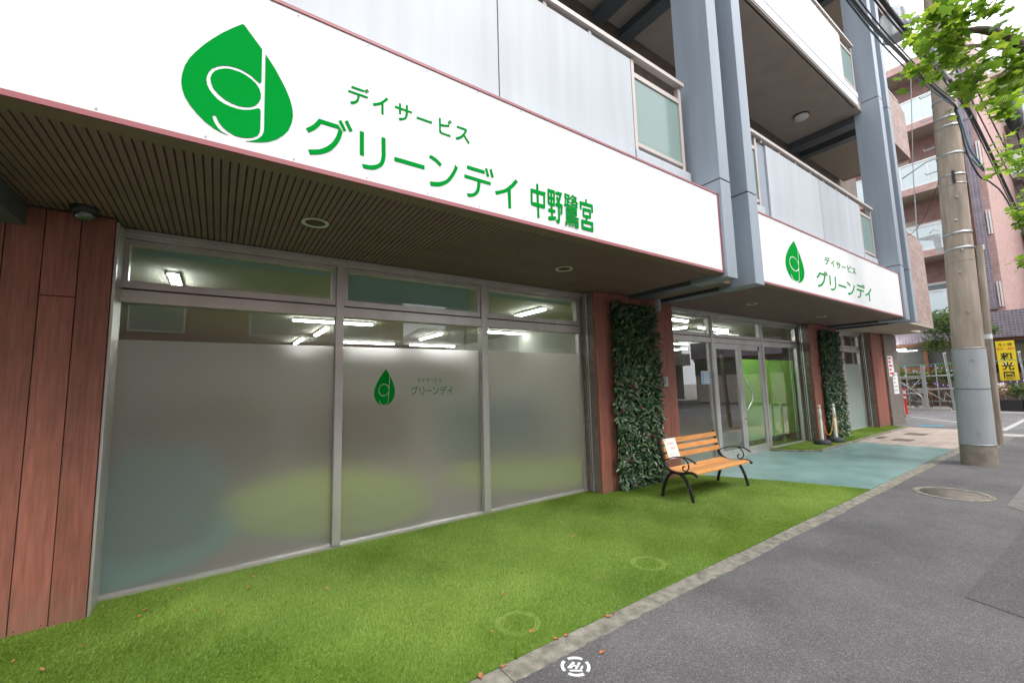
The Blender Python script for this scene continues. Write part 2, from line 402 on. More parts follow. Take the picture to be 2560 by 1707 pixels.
def weather(m, amount=.25, objvar=.12, dirt=None, streak=(9, 9, .35)):
    """board-to-board tone, vertical run-off streaks and splash dirt near the ground (world height)"""
    nt = m.node_tree; N = nt.nodes; L = nt.links; p = N['Principled BSDF']
    src = p.inputs['Base Color'].links[0].from_socket
    ge = N.new('ShaderNodeNewGeometry'); mp = N.new('ShaderNodeMapping'); mp.inputs['Scale'].default_value = streak
    L.new(ge.outputs['Position'], mp.inputs[0]); nz = N.new('ShaderNodeTexNoise'); nz.inputs['Scale'].default_value = 1; nz.inputs['Detail'].default_value = 7; nz.inputs['Roughness'].default_value = .6
    L.new(mp.outputs[0], nz.inputs[0])
    mr = N.new('ShaderNodeMapRange'); mr.inputs[1].default_value = .35; mr.inputs[2].default_value = .72; mr.inputs[3].default_value = 1.06; mr.inputs[4].default_value = 1 - amount
    L.new(nz.outputs[0], mr.inputs[0])
    oi = N.new('ShaderNodeObjectInfo'); mo = N.new('ShaderNodeMapRange'); mo.inputs[3].default_value = 1 - objvar; mo.inputs[4].default_value = 1 + objvar; L.new(oi.outputs['Random'], mo.inputs[0])
    mm = N.new('ShaderNodeMath'); mm.operation = 'MULTIPLY'; L.new(mr.outputs[0], mm.inputs[0]); L.new(mo.outputs[0], mm.inputs[1])
    mx = N.new('ShaderNodeMix'); mx.data_type = 'RGBA'; mx.blend_type = 'MULTIPLY'; mx.inputs[0].default_value = 1
    L.new(src, mx.inputs[6]); L.new(mm.outputs[0], mx.inputs[7]); out = mx.outputs[2]
    if dirt:
        sp = N.new('ShaderNodeSeparateXYZ'); L.new(ge.outputs['Position'], sp.inputs[0])
        n2 = N.new('ShaderNodeTexNoise'); n2.inputs['Scale'].default_value = 11; n2.inputs['Detail'].default_value = 8; L.new(ge.outputs['Position'], n2.inputs[0])
        ad = N.new('ShaderNodeMath'); ad.operation = 'MULTIPLY_ADD'; ad.inputs[1].default_value = -.55; L.new(n2.outputs[0], ad.inputs[0]); L.new(sp.outputs[2], ad.inputs[2])
        r2 = N.new('ShaderNodeMapRange'); r2.inputs[1].default_value = -.26; r2.inputs[2].default_value = .02; r2.inputs[3].default_value = .5; r2.inputs[4].default_value = 0; L.new(ad.outputs[0], r2.inputs[0])
        m3 = N.new('ShaderNodeMix'); m3.data_type = 'RGBA'; L.new(r2.outputs[0], m3.inputs[0]); L.new(out, m3.inputs[6]); m3.inputs[7].default_value = (*dirt, 1); out = m3.outputs[2]
    L.new(out, p.inputs['Base Color'])
weather(M['plank'], .22, .10, (.20, .13, .09))
weather(M['paint_light'], .07, .02, None, (5, 5, .25))
weather(M['paint_white'], .06, .02, None, (5, 5, .25))
weather(M['paint_blue'], .14, .02, None, (4, 4, .3))
weather(M['teal'], .16, 0, None, (1.6, 1.6, 1.6))
weather(M['paving'], .2, .07, None, (3, 3, 3))
weather(M['kerb'], .25, .035, None, (6, 6, 6))
weather(M['frame'], .12, .0, None, (5, 5, .8))
weather(M['timber'], .2, .12, None, (2, 20, 20))

# ------------------------------------------------------------------ ground
struct(bx('ground', M['concrete'], None, -150, 250, -150, 150, -.30, -.145))
def sheet(name, pts, z, m, parent=None, kind='structure', th=.02):
    o = MB().prism(pts, z - th, z).out(name, m, parent)
    if kind: o['kind'] = kind
    return o
# carriageway along the street (behind the camera) and the side road past the corner
sheet('road', [(-60, -8.6), (120, -8.6), (120, -1.75), (-60, -1.75)], -.10, M['road'], th=.05)
sheet('far_pavement', [(-60, -11.5), (120, -11.5), (120, -8.75), (-60, -8.75)], 0, M['asphalt'], th=.12)
_er = random.Random(4)
_edge = [(15.65, 1.915)]
_x = 12.0
while _x > .6:      # the asphalt laps raggedly over the kerb arris
    _edge.append((_x, 1.922 + _er.gauss(0, .0045) + .006 * sin(_x * 3.1))); _x -= .035 if _x < 4 else .08
sheet('pavement', [(-60, -1.6), (15.65, -1.6)] + _edge + [(-60, 1.915)], .006, M['asphalt'], th=.12)
sheet('side_road', [(15.65, -1.6), (25.0, -1.6), (25.0, 30), (17.0, 30), (17.0, 3.9), (16.9, 3.72), (16.9, 2.06), (15.65, 1.915)], -.004, M['road'], th=.1)
sheet('shop_forecourt', [(25.0, -1.6), (60, -1.6), (60, 30), (25.0, 30)], -.002, M['concrete'], th=.1)
sheet('pavement_patch', [(7.40, .885), (12.6, .87), (12.6, -.4), (7.2, -.4), (7.1, .60)], .010, M['concrete_dark'], th=.002)
sheet('asphalt_repair', [(4.2, .75), (7.05, .66), (7.0, -1.2), (3.6, -1.2)], .010, M['patch'], th=.002)
sheet('asphalt_seam', [(10.6, 1.55), (15.6, 1.55), (15.6, 1.75), (10.8, 1.75)], .010, M['concrete_dark'], th=.002)
# street kerb
kb = empty('street_kerb', kind='structure')
x = -6.0
while x < 15.6:
    MB().box(x, x + .592, -1.75, -1.6, -.12, .004).out('kerbstone', M['kerb'], kb, .006); x += .6
MB().box(-60, -6.01, -1.75, -1.6, -.12, .004).out('kerb_run', M['kerb'], kb)
MB().box(-60, 80, -8.75, -8.6, -.12, .01).out('kerb_run', M['kerb'], kb)
# flush kerb line between lawn and pavement, stone by stone
ke = empty('lawn_kerb', kind='structure')
x = -3.66
while x < 15.6:
    w = .6175
    j = rnd.uniform(-.004, .004)
    o = MB().box(x, x + w, 1.915 + j, 2.065 + j, -.10, .0025 + rnd.uniform(-.002, .0015)).out('kerbstone', M['kerb'], ke, .005)
    x += .62
# painted and tiled forecourt
sheet('lawn_bed', [(-5, 2.068), (7.23, 2.068), (6.90, 3.0), (6.35, 4.12), (6.25, 4.60), (-5, 4.60)], .004, M['turf_base'])
sheet('painted_forecourt', [(7.235, 2.068), (12.25, 2.068), (12.45, 3.70), (12.45, 4.62), (6.26, 4.62), (6.36, 4.13), (6.91, 3.0)], .006, M['teal'], th=.03)
sheet('lawn_bed_small', [(9.70, 4.33), (10.0, 3.92), (10.25, 3.72), (16.75, 3.78), (16.95, 4.62), (9.70, 4.62)], .012, M['turf_base'], th=.005)
ed = empty('lawn_edging', kind='structure')
def edge_run(pts, name='edging_strip'):
    for (a, b) in zip(pts, pts[1:]):
        A = Vector((*a, 0)); B = Vector((*b, 0)); n = max(1, round((B - A).length / .9))
        for i in range(n):
            p = A.lerp(B, i / n); q = A.lerp(B, (i + 1) / n - .006 / (B - A).length)
            d = (q - p).normalized(); w = Vector((-d.y, d.x, 0)) * .035
            MB().prism([tuple((p - w).xy), tuple((q - w).xy), tuple((q + w).xy), tuple((p + w).xy)], 0, .035).out(name, M['kerb'], ed)
edge_run([(9.66, 4.36), (9.98, 3.90), (10.22, 3.68), (16.85, 3.74)])
# beige slabs, one by one
pv = empty('paved_forecourt', kind='structure')
sl = MB().box(0, .492, 0, .29, -.03, .006).mesh('slab')
sl.materials.append(M['paving'])
MB().box(12.27, 16.9, 2.068, 3.69, -.05, -.012).out('joint_bed', M['concrete'], pv)
r = 0
yy = 2.075
while yy < 3.60:
    x = 12.30 + (r % 2) * -.0
    while x < 16.6:
        o = link('slab', sl, pv); o.location = (x, yy, rnd.uniform(-.002, .002)); x += .50
    yy += .325 - .025; r += 1
for (x, y, w, d) in ((13.1, 2.9, .45, .35), (14.6, 2.95, .5, .4), (13.3, 3.45, .5, .16)):
    tag(MB().box(x, x + w, y, y + d, .0, .0115).out('inspection_cover', M['manhole']), {13.1: 'nearer square iron cover set in the beige slabs', 14.6: 'farther square iron cover set in the beige slabs', 13.3: 'narrow iron cover in the beige slabs beside the small lawn'}[x], 'cover', 'covers in the beige slabs')
# markings
mk = empty('road_markings', kind='structure')
for pts in ([(18.0, 2.0), (18.15, 2.0), (21.3, 4.6), (21.15, 4.6)], [(17.2, 1.86), (17.2, 1.98), (23.6, 1.95), (23.6, 1.85)], [(15.7, 1.5), (15.7, 1.9), (16.3, 1.95), (16.3, 1.4)]):
    MB().prism(pts, -.006, .0).out('white_line', M['road_white'], mk)
for k in range(3):
    MB().prism([(17.55 + k * .13, 3.15), (17.62 + k * .13, 3.15), (17.5 + k * .13, 3.65), (17.43 + k * .13, 3.65)], -.006, .001).out('blue_mark', M['blue_paint'], mk)
MB().box(-60, 100, -5.3, -5.18, -.10, -.096).out('centre_line', M['road_white'], mk)
# manhole
mh = empty('manhole_cover', (7.68, 1.36, 0), 'large round iron manhole cover in the asphalt pavement near the pole', 'manhole cover')
def ring(r0, r1, z0, z1, c, n=48):
    vs = []; fs = []
    for k in range(n):
        a = 2 * pi * k / n
        for r_, z_ in ((r0, z0), (r1, z0), (r1, z1), (r0, z1)): vs.append((c[0] + r_ * cos(a), c[1] + r_ * sin(a), z_))
    for k in range(n):
        b = (k + 1) % n
        for i in range(4): fs.append((k * 4 + i, b * 4 + i, b * 4 + (i + 1) % 4, k * 4 + (i + 1) % 4))
    return MB().add(vs, fs)
ring(.31, .37, -.02, .012, (7.68, 1.36)).out('ring', M['kerb'], mh)
MB().lathe([(.30, -.02), (.30, .009), (.0, .0095)], (7.68, 1.36, 0), 48).out('lid', M['manhole'], mh)
# stencilled round mark on the asphalt: four arcs round a small glyph
so = empty('stencil_mark', (1.62, 1.815, 0), 'white round stencil mark sprayed on the asphalt beside the kerb', 'pavement mark')
def arc(c, r0, r1, a0, a1, n=10):
    o_ = [(c[0] + r1 * cos(a0 + (a1 - a0) * i / n), c[1] + r1 * sin(a0 + (a1 - a0) * i / n)) for i in range(n + 1)]
    i_ = [(c[0] + r0 * cos(a0 + (a1 - a0) * i / n), c[1] + r0 * sin(a0 + (a1 - a0) * i / n)) for i in range(n + 1)]
    return o_ + i_[::-1]
for k in range(4):
    a0 = RAD(55 + 90 * k - 50 + 12)
    MB().prism(arc((1.625, 1.815), .062, .079, a0, a0 + RAD(66)), -.0, .0095).out('arc', M['mark_white'], so)
ca, sa = cos(RAD(-38)), sin(RAD(-38))
def rt(p): return (1.625 + (p[0] * ca - p[1] * sa), 1.815 + (p[0] * sa + p[1] * ca))
for q in ([(-.035, -.03), (-.03, -.04), (.035, -.04), (.03, -.03)], [(-.045, -.012), (-.02, -.015), (.0, .03), (-.012, .036)], [(-.005, -.02), (.006, -.022), (.03, .028), (.018, .032)], [(.02, -.024), (.031, -.024), (.042, .0), (.034, .004)], [(-.02, .002), (.02, -.004), (.02, .004), (-.018, .011)]):
    MB().prism([rt(p) for p in q], 0, .0097).out('glyph_stroke', M['mark_white'], so)

# ------------------------------------------------------------------ artificial turf: every blade is real geometry
def blades(name, poly, n, z, hgt, label, seed, xbias=None):
    rg = np.random.default_rng(seed)
    P = np.array(poly); lo = P.min(0); hi = P.max(0)
    def inside(x, y):
        c = np.zeros(len(x), bool); j = len(P) - 1
        for i in range(len(P)):
            xi, yi = P[i]; xj, yj = P[j]
            cond = ((yi > y) != (yj > y)) & (x < (xj - xi) * (y - yi) / ((yj - yi) or 1e-9) + xi)
            c ^= cond; j = i
        return c
    k = int(n * 1.6)
    u = rg.random(k)
    if xbias: u = u ** xbias
    x = lo[0] + u * (hi[0] - lo[0]); y = lo[1] + rg.random(k) * (hi[1] - lo[1])
    m_ = inside(x, y); x = x[m_][:n]; y = y[m_][:n]; n = len(x)
    far = np.hypot(x, y)
    w = (.0010 + .0004 * far / 3) * rg.uniform(.8, 1.3, n)
    h = hgt * rg.uniform(.65, 1.2, n)
    # nap: the pile leans in broad swirls, brushed differently from place to place
    th = .35 * np.sin(x * 6.1 + y * 3.3) + .3 * np.sin(y * 8.2 - x * 4.9) + 1.5 * np.sin(x * 1.1 + .7 * np.sin(y * 2.3)) + 1.4 * np.sin(y * 1.7 + x * .6) + rg.normal(0, 1.0, n)
    ln = h * rg.uniform(.35, .95, n)
    a = rg.random(n) * 2 * np.pi
    dx, dy = np.cos(a) * w, np.sin(a) * w
    v = np.empty((n, 3, 3), np.float32)
    v[:, 0] = np.stack([x - dx, y - dy, np.full(n, z)], 1); v[:, 1] = np.stack([x + dx, y + dy, np.full(n, z)], 1)
    v[:, 2] = np.stack([x + np.cos(th) * ln, y + np.sin(th) * ln, z + h * .8], 1)
    # crushed rings left by pots
    for cx, cy in ((1.62, 2.34), (3.0, 2.40)):
        rr = np.abs(np.hypot(x - cx, y - cy) - .125) < .017
        v[rr, 2, 2] = z + h[rr] * .55
    wear = np.exp(-((y - 2.55 - .25 * np.sin(x * .8)) / .35) ** 2) * .10
    mott = sum(np.sin(x * fx + y * fy + ph) for fx, fy, ph in ((7.1, 2.3, 0), (3.9, 8.7, 1), (11.3, -6.1, 2), (-5.2, 12.4, 3), (17.0, 9.0, 4), (-15.5, 14.2, 5))) * .018
    t = np.clip(.40 + wear + mott + .12 * np.sin(x * 1.9 + 1.3 * np.sin(y * 1.5)) * np.sin(y * 2.6 + .8 * x) + rg.normal(0, .2, n), 0, 1)
    for cx, cy in ((1.62, 2.34), (3.0, 2.40)):
        rr = np.abs(np.hypot(x - cx, y - cy) - .125) < .02
        t[rr] = np.clip(t[rr] + .28, 0, 1)
    me = bpy.data.meshes.new(name)
    me.vertices.add(n * 3); me.vertices.foreach_set('co', v.ravel())
    me.loops.add(n * 3); me.loops.foreach_set('vertex_index', np.arange(n * 3, dtype=np.int32))
    me.polygons.add(n); me.polygons.foreach_set('loop_start', np.arange(n, dtype=np.int32) * 3); me.polygons.foreach_set('loop_total', np.full(n, 3, np.int32))
    at = me.attributes.new('tint', 'FLOAT', 'FACE'); at.data.foreach_set('value', t.astype(np.float32))
    me.update(); me.materials.append(M['turf'])
    o = link(name, me); tag(o, label, 'turf', None, 'stuff'); return o
LAWN = [(-1.9, 2.068), (7.24, 2.068), (6.91, 3.0), (6.36, 4.12), (6.2, 4.48), (-1.9, 4.48)]
blades('artificial_turf', LAWN, 1250000, .004, .018, 'bright green artificial turf laid along the shop windows', 3, 1.25)
LAWN2 = [(9.74, 4.33), (10.02, 3.94), (10.25, 3.74), (16.75, 3.80), (16.9, 4.48), (9.74, 4.48)]
blades('artificial_turf', LAWN2, 70000, .012, .026, 'narrow strip of artificial turf by the far doorway', 5)

# fallen leaves on the turf and kerb: each one lies by itself
lit = [(-.356, 4.01, 'under the left frosted window, pointing at the glass'), (-.374, 3.92, 'just below the brown one under the left frosted window'), (-.07, 3.79, 'orange, left of the long pale one under the left window'), (.065, 3.66, 'long and pale, below the middle of the left window'),
       (-.887, 3.734, 'in the bottom left corner of the lawn'), (-.729, 3.517, 'nearest the lower left edge of the picture'), (-.609, 3.694, 'dark red, right of the corner leaves'), (-.186, 4.258, 'close to the sill of the left window'), (.255, 3.945, 'right of the middle of the left window'), (.441, 4.235, 'close to the sill left of the first mullion'),
       (.727, 3.555, 'round, in front of the first mullion'), (.287, 4.158, 'tiny, near the sill of the left window'), (1.421, 2.324, 'on the left rim of the nearer pot ring'), (1.615, 2.183, 'on the right rim of the nearer pot ring'), (1.775, 2.053, 'topmost of the pair on the kerb right of the pot ring'), (1.705, 2.062, 'lower of the pair on the kerb right of the pot ring'),
       (1.319, 2.049, 'forked, beside the green sprout on the kerb'), (1.179, 2.052, 'pinkish, at the near end of the kerb'), (2.131, 2.045, 'left of the two small ones halfway along the near kerb'), (2.184, 2.048, 'right of the two small ones halfway along the near kerb'),
       (2.037, 2.878, 'alone in the middle of the lawn'), (1.724, 2.666, 'alone on the lawn left of the farther pot ring'), (2.075, 3.866, 'in front of the middle window'), (1.823, 1.807, 'on the asphalt right of the stencil mark'), (2.479, 2.404, 'between the two pot rings'), (3.6, 3.9, 'in front of the third window'), (4.0, 3.3, 'left of the bench on open lawn'), (5.4, 2.8, 'in front of the bench'), (2.9, 3.2, 'behind the farther pot ring')]
for i, (x, y, where) in enumerate(lit):
    a = rnd.uniform(0, 6.28); L_ = rnd.uniform(.014, .026); w = L_ * rnd.uniform(.3, .6); zz = .028 if y > 2.07 else .006
    if y < 1.9: zz = .010
    c, s_ = cos(a), sin(a)
    q = [(-L_, 0, .002), (-.3 * L_, w, .008), (.5 * L_, w * .7, .004), (L_, 0, .012), (.4 * L_, -w, .009), (-.4 * L_, -w * .8, .003), (0, 0, 0)]
    vs = [(x + p[0] * c - p[1] * s_, y + p[0] * s_ + p[1] * c, zz + p[2]) for p in q]
    o = MB().add(vs, [(6, i_, (i_ + 1) % 6) for i_ in range(6)]).out('fallen_leaf', M['leaf_dry'])
    tag(o, 'dry leaf ' + where, 'leaf', 'fallen dry leaves')
bud = MB().tube([(1.415, 2.054, .012), (1.42, 2.06, .05), (1.415, 2.07, .095)], [.008, .007, .001], 6).out('leaf_sprout', M['maple_obj'])
tag(bud, 'pale green rolled leaf tip standing on the kerb edge', 'leaf')

# ------------------------------------------------------------------ the building
YW = 4.50      # glass line of the shop
YP = 4.18      # face of the plank piers
YF = 2.97      # balcony front
YB = 4.67      # wall behind the balconies
ZS = 2.84      # soffit over the pavement
bd = empty('apartment_building', (5, 6, 0), 'blue grey and white apartment block with a glazed shop on its ground floor', 'building')
# masses
bx('upper_wall', M['tile_brown'], bd, -7.0, 18.4, YB, 14.0, 2.96, 17.0)
bx('room_back_wall', M['int_wall'], bd, -6.0, 18.2, 13.6, 14.0, -.05, 2.955)
bx('room_floor', M['int_floor'], bd, -6.0, 18.2, 4.56, 13.6, -.10, .015)
bx('room_ceiling', M['offwhite'], bd, -6.0, 18.2, 4.56, 13.6, 2.80, 2.955)
bx('side_wall', M['int_wall'], bd, -6.2, -6.0, 4.56, 13.6, -.05, 2.955)
bx('side_wall', M['tile_grey'], bd, 18.2, 18.4, 4.56, 13.6, -.05, 2.955)
bx('wall_left_of_shop', M['tile_grey'], bd, -7.0, -1.27, 4.25, 4.55, 0, 2.955)
bx('wall_left_of_shop', M['tile_grey'], bd, -1.27, -.72, 4.35, 4.55, 0, 2.955)
# slabs under each balcony
FL = 4.2
for k in range(4):
    z0 = ZS + .12 + (0 if k == 0 else 0)
    zb = 2.96 if k == 0 else 8.07 + FL * (k - 1)
    zt = 4.10 + FL * k
    bx('floor_slab', M['paint_light'] if k == 0 else M['soffit'], bd, -7.0, 13.9, YF + .03, YB - .002, zb, zt)
# soffit boards over the shop: each rib of the first bay is a piece
sf = empty('shop_soffit', (0, 0, 0)); sf.parent = bd; sf.location = -bd.location
def part_empty(name, parent, label=None):
    e = bpy.data.objects.new(name, None); COL.objects.link(e); e.parent = parent
    off = Vector((0, 0, 0)); p = parent
    while p is not None: off += p.location; p = p.parent
    e.location = -off
    if label: e['label'] = label
    return e
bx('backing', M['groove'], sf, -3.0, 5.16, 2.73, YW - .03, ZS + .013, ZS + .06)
rib = MB().add([(0, 2.82, ZS + .012), (.002, 2.82, ZS), (.034, 2.82, ZS), (.036, 2.80, ZS + .012), (0, 4.452, ZS + .012), (.002, 4.452, ZS), (.034, 4.452, ZS), (.036, 4.452, ZS + .012)],
               [(0, 1, 5, 4), (1, 2, 6, 5), (2, 3, 7, 6), (0, 3, 2, 1), (4, 5, 6, 7)]).mesh('slat')
rib.materials.append(M['slat'])
x = -2.7
while x < 5.10:
    o = link('slat', rib, sf); o.location = (x, 0, 0); x += .043
bx('edge_board', M['soffit_board'], sf, -3.0, 1.06, 2.705, 2.819, ZS - .001, ZS + .03)
bx('edge_board', M['soffit_board'], sf, 1.065, 5.155, 2.705, 2.819, ZS - .001, ZS + .03)
for a in ((3.84, 4.36, 3.71, 3.725), (3.84, 4.36, 4.21, 4.225), (3.84, 3.855, 3.725, 4.21), (4.345, 4.36, 3.725, 4.21)):
    bx('hatch_trim', M['soffit_board'], sf, *a, ZS - .006, ZS + .001)
# second bay: same ribs, too fine to pick apart from here
mb = MB()
x = 6.12
while x < 12.85:
    mb.add([(x, 2.80, ZS + .02), (x + .006, 2.80, ZS), (x + .038, 2.80, ZS), (x + .044, 2.80, ZS + .02), (x, 4.46, ZS + .02), (x + .006, 4.46, ZS), (x + .038, 4.46, ZS), (x + .044, 4.46, ZS + .02)],
           [(0, 1, 5, 4), (1, 2, 6, 5), (2, 3, 7, 6)]); x += .05
o = mb.out('soffit_slats', M['slat'], sf); o['kind'] = 'stuff'
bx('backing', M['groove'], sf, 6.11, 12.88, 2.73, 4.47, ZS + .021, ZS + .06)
bx('edge_board', M['soffit_board'], sf, 6.11, 12.88, 2.705, 2.799, ZS - .001, ZS + .03)
bx('soffit_board', M['beige_soffit'], sf, 13.88, 16.9, 2.93, 4.60, ZS, ZS + .055)
bx('soffit_board', M['beige_soffit'], sf, 16.901, 18.4, 3.5, 4.60, ZS + .02, ZS + .1)
bx('soffit_board', M['soffit_board'], sf, 5.42, 5.84, 2.97, 4.40, ZS, ZS + .1)
bx('soffit_board', M['soffit_board'], sf, 13.18, 13.60, 2.97, 4.40, ZS, ZS + .1)
# ceiling over the strip from glass head to soffit
# ---- columns: pairs of blue grey fins with a recessed joint at each floor
def column(x0, x1):
    c = part_empty('column', bd)
    z = 2.79
    for zt in (4.065, 8.27, 12.47, 17.0):
        MB().box(x0, x1, 2.655, 3.16, z, zt).out('fin', M['paint_blue'], c, .006)
        if zt < 16: bx('joint', M['groove'], c, x0 + .012, x1 - .012, 2.667, 3.15, zt, zt + .018)
        z = zt + .018
PAIRS = ((-2.574, -2.333), (-1.87, -1.623), (5.156, 5.397), (5.86, 6.107), (12.886, 13.17), (13.62, 13.857))
for a, b in PAIRS: column(a, b)
# cantilever beams (I sections) behind each fin
def ibeam(x0, x1, y0, y1, z0, z1, m=M['dark_steel']):
    xm = (x0 + x1) / 2
    b = MB().box(x0, x1, y0, y1, z0, z0 + .014).box(x0, x1, y0, y1, z1 - .014, z1).box(xm - .006, xm + .006, y0, y1, z0 + .014, z1 - .014)
    b.box(x0 + .02, x1 - .02, y0 + .01, y0 + .02, z0 + .014, z1 - .014)
    return b.out('beam', m, bd)
for a, b in PAIRS:
    if a < 14:
        MB().box(a, b, 3.165, 4.40, 2.79, 2.802).box(a + .03, b - .03, 3.165, 4.40, 2.802, 2.955).out('beam', M['dark_steel'], bd)
        for k in range(1, 3):
            zb = 7.88 + FL * (k - 1)
            MB().box(a, b, 3.165, YB - .003, zb, zb + .013).box(a + .03, b - .03, 3.165, YB - .003, zb + .013, zb + .185).out('beam', M['dark_steel'], bd)
bx('beam', M['dark_steel'], bd, -2.0, -1.13, 2.74, 4.17, 2.68, 2.835)
bx('column_foot', M['paint_blue'], bd, 5.60, 5.66, 4.0, 4.06, 2.62, 2.80)
# ---- balcony fronts
def balcony(xs, k, white=False):
    """xs = glazed bay A (x0,x1), panels [...], glazed bay B"""
    dz = FL * k
    c = part_empty('balcony', bd)
    pm = M['paint_white'] if white else M['paint_light']
    zc, zp, zr = 4.245 + dz, 5.37 + dz, 5.425 + dz
    gl, pan, gr = xs
    x0 = gl[0] if gl else pan[0][0]; x1 = gr[1] if gr else pan[-1][1]
    zb = 3.80 if k == 0 else 8.07 + FL * (k - 1)
    zs = 3.80 if k == 0 else 8.30 + FL * (k - 1)
    if k:   # fascia below the seam
        px_ = [p[0] for p in pan] + [x1 + .0]
        px_[0] = x0
        for a, b in zip(px_, px_[1:]): MB().box(a + .004, b - .004, YF, YF + .10, zb, zs - .03).out('fascia', pm, c, .004)
        bx('drip_trim', M['rail'], c, x0, x1, YF + .012, YF + .06, zb - .03, zb - .002)
    for a, b in pan:
        MB().box(a, b - .012, YF, YF + .09, zs, zp).out('panel', pm, c, .006)
    for g in (gl, gr):
        if not g: continue
        a, b = g
        MB().box(a - (.0), b + .10, YF, YF + .11, zs, zc).out('curb', pm, c, .02)
        bx('post', M['rail'], c, a, a + .055, YF + .01, YF + .07, zc, zp + .03)
        bx('post', M['rail'], c, b - .055, b, YF + .01, YF + .07, zc, zp + .03)
        bx('glass_rail', M['rail'], c, a + .055, b - .055, YF + .015, YF + .06, zc + .94, zc + 1.0)
        bx('glass_rail', M['rail'], c, a + .055, b - .055, YF + .015, YF + .06, zc + .055, zc + .10)
        bx('frosted_pane', M['frost_teal'], c, a + .055, b - .055, YF + .030, YF + .038, zc + .10, zc + .94)
    bx('handrail', M['rail'], c, x0 - .03, x1 + .03, YF - .03, YF + .055, zr, zr + .05)
    x = x0 + .3
    while x < x1:
        if not any(g and g[0] - .1 < x < g[1] + .1 for g in (gl, gr)):
            bx('handrail_post', M['rail'], c, x, x + .045, YF + .0, YF + .05, zp + .001, zr - .001)
        x += .645
    return c
B1 = (None, [(-1.60, .15), (.15, 2.012), (2.012, 3.92)], (3.93, 4.94))
B2 = ((6.2, 7.0), [(7.30, 9.485), (9.485, 11.70)], (11.73, 12.55))
for k in range(3):
    balcony(B1, k, k > 0); balcony(B2, k, k > 0)
for k in range(3):
    bx('balcony_divider', M['paint_blue'], bd, 7.02, 7.29, YF + .03, YF + .32, 3.80 + FL * k + (.5 if k else 0), 5.36 + FL * k)
# stair-side balconies in pinkish brick
for k in range(4):
    z0, z1 = (2.80 + .1, 5.43) if k == 0 else (7.99 + FL * (k - 1), 9.56 + FL * (k - 1))
    c = part_empty('brick_balcony', bd)
    xr = 16.85
    MB().add([(13.9, 2.93, z0), (xr + (.07 if k == 0 else 0), 2.93, z0), (xr, 2.93, z1 - .12), (xr - .62, 2.93, z1), (13.9, 2.93, z1),
              (13.9, 3.10, z0), (xr + (.07 if k == 0 else 0), 3.10, z0), (xr, 3.10, z1 - .12), (xr - .62, 3.10, z1), (13.9, 3.10, z1)],
             [(0, 1, 2, 3, 4), (9, 8, 7, 6, 5), (0, 5, 6, 1), (1, 6, 7, 2), (2, 7, 8, 3), (3, 8, 9, 4), (4, 9, 5, 0)]).out('parapet', M['brick_pink'], c)
    bx('end_parapet', M['brick_pink'], c, xr - .17, xr - .002, 3.102, 4.60, z0, z1 - .12)
    bx('coping', M['paint_white'], c, 13.9, xr - .64, 2.92, 3.11, z1 + .001, z1 + .03)
    bx('slab', M['beige_soffit'], c, 13.9, xr - .18, 3.105, 4.60, z0 + .001, z0 + .2)
# balcony ceiling lamp
cl = empty('balcony_ceiling_lamp', (11.75, 3.9, 8.07), 'round white ceiling lamp under the upper balcony soffit', 'lamp')
MB().lathe([(.17, -.0), (.17, -.03)], (11.75, 3.9, 8.065), 24).out('base', M['black_ink'], cl)
MB().lathe([(.16, -.03), (.16, -.07), (.12, -.10), (.02, -.115)], (11.75, 3.9, 8.065), 24).out('shade', M['white'], cl)

# ---- plank piers: every plank is a piece
def planks(xs, y0, y1, z1, split=(), parent=bd, zsp=2.21, label=None):
    for i, (a, b) in enumerate(zip(xs, xs[1:])):
        segs = [(.0, zsp - .003), (zsp + .003, z1)] if i in split else [(.0, z1)]
        for s0, s1 in segs:
            MB().box(a + .003, b - .003, y0, y1, s0, s1).out('plank', M['plank'], parent, .0025)
def pier(name, xs, xL, xR, split=(), sides=True):
    p = part_empty(name, bd)
    bx('core', M['tile_grey'], p, xL + .02, xR - .02, YP + .045, YW + .1, 0, ZS + .1)
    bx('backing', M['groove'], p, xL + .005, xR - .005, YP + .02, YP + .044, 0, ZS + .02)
    planks(xs, YP, YP + .019, ZS - .02, split, p)
    if sides:
        for s, X in ((-1, xL), (1, xR)):
            a, b = (X - .002, X + .018) if s < 0 else (X - .018, X + .002)
            bx('side_board', M['plank'], p, a, b, YP + .001, YP + .045, 0, ZS - .02)
            bx('tile_strip', M['tile_grey'], p, a, b, YP + .047, YP + .155, 0, ZS - .01)
            bx('guide_rail', M['frame'], p, a - .006, b + .006, YP + .157, YP + .180, 0, ZS - .01)
            bx('guide_groove', M['black_ink'], p, a + .004, b - .004, YP + .181, YP + .20, 0, ZS - .01)
            bx('guide_rail', M['frame'], p, a - .003, b + .003, YP + .201, YP + .210, 0, ZS - .01)
            bx('tile_strip', M['tile_grey'], p, a + .003, b - .003, YP + .211, YP + .30, 0, ZS - .01)
    return p
pier('pier', [-1.40, -1.222, -1.04, -.86, -.68], -1.40, -.68, (2,), False)
mb = MB()
for x in (-1.195, -1.07, -1.01, -.89, -.83, -.71):
    for z in (.03, 1.18, 2.03): mb.tube([(x, YP + .002, z), (x, YP - .0015, z)], .0035, 8)
mb.out('plank_screws', M['black_ink'], bd)['kind'] = 'stuff'
bx('corner_trim', M['frame'], bd, -.678, -.662, YP + .02, YW - .04, .0, ZS - .03)
bx('corner_trim', M['frame'], bd, -.700, -.679, YP + .12, YW - .04, .0, ZS - .03)
p1 = pier('pier', [4.385, 4.585, 4.785, 4.985, 5.185, 5.385, 5.585, 5.785, 5.985, 6.19], 4.37, 6.20, (1, 4, 7))
pier('pier', [11.68, 11.90, 12.12, 12.34, 12.56, 12.78, 13.0, 13.22, 13.42], 11.665, 13.43, (1, 5))
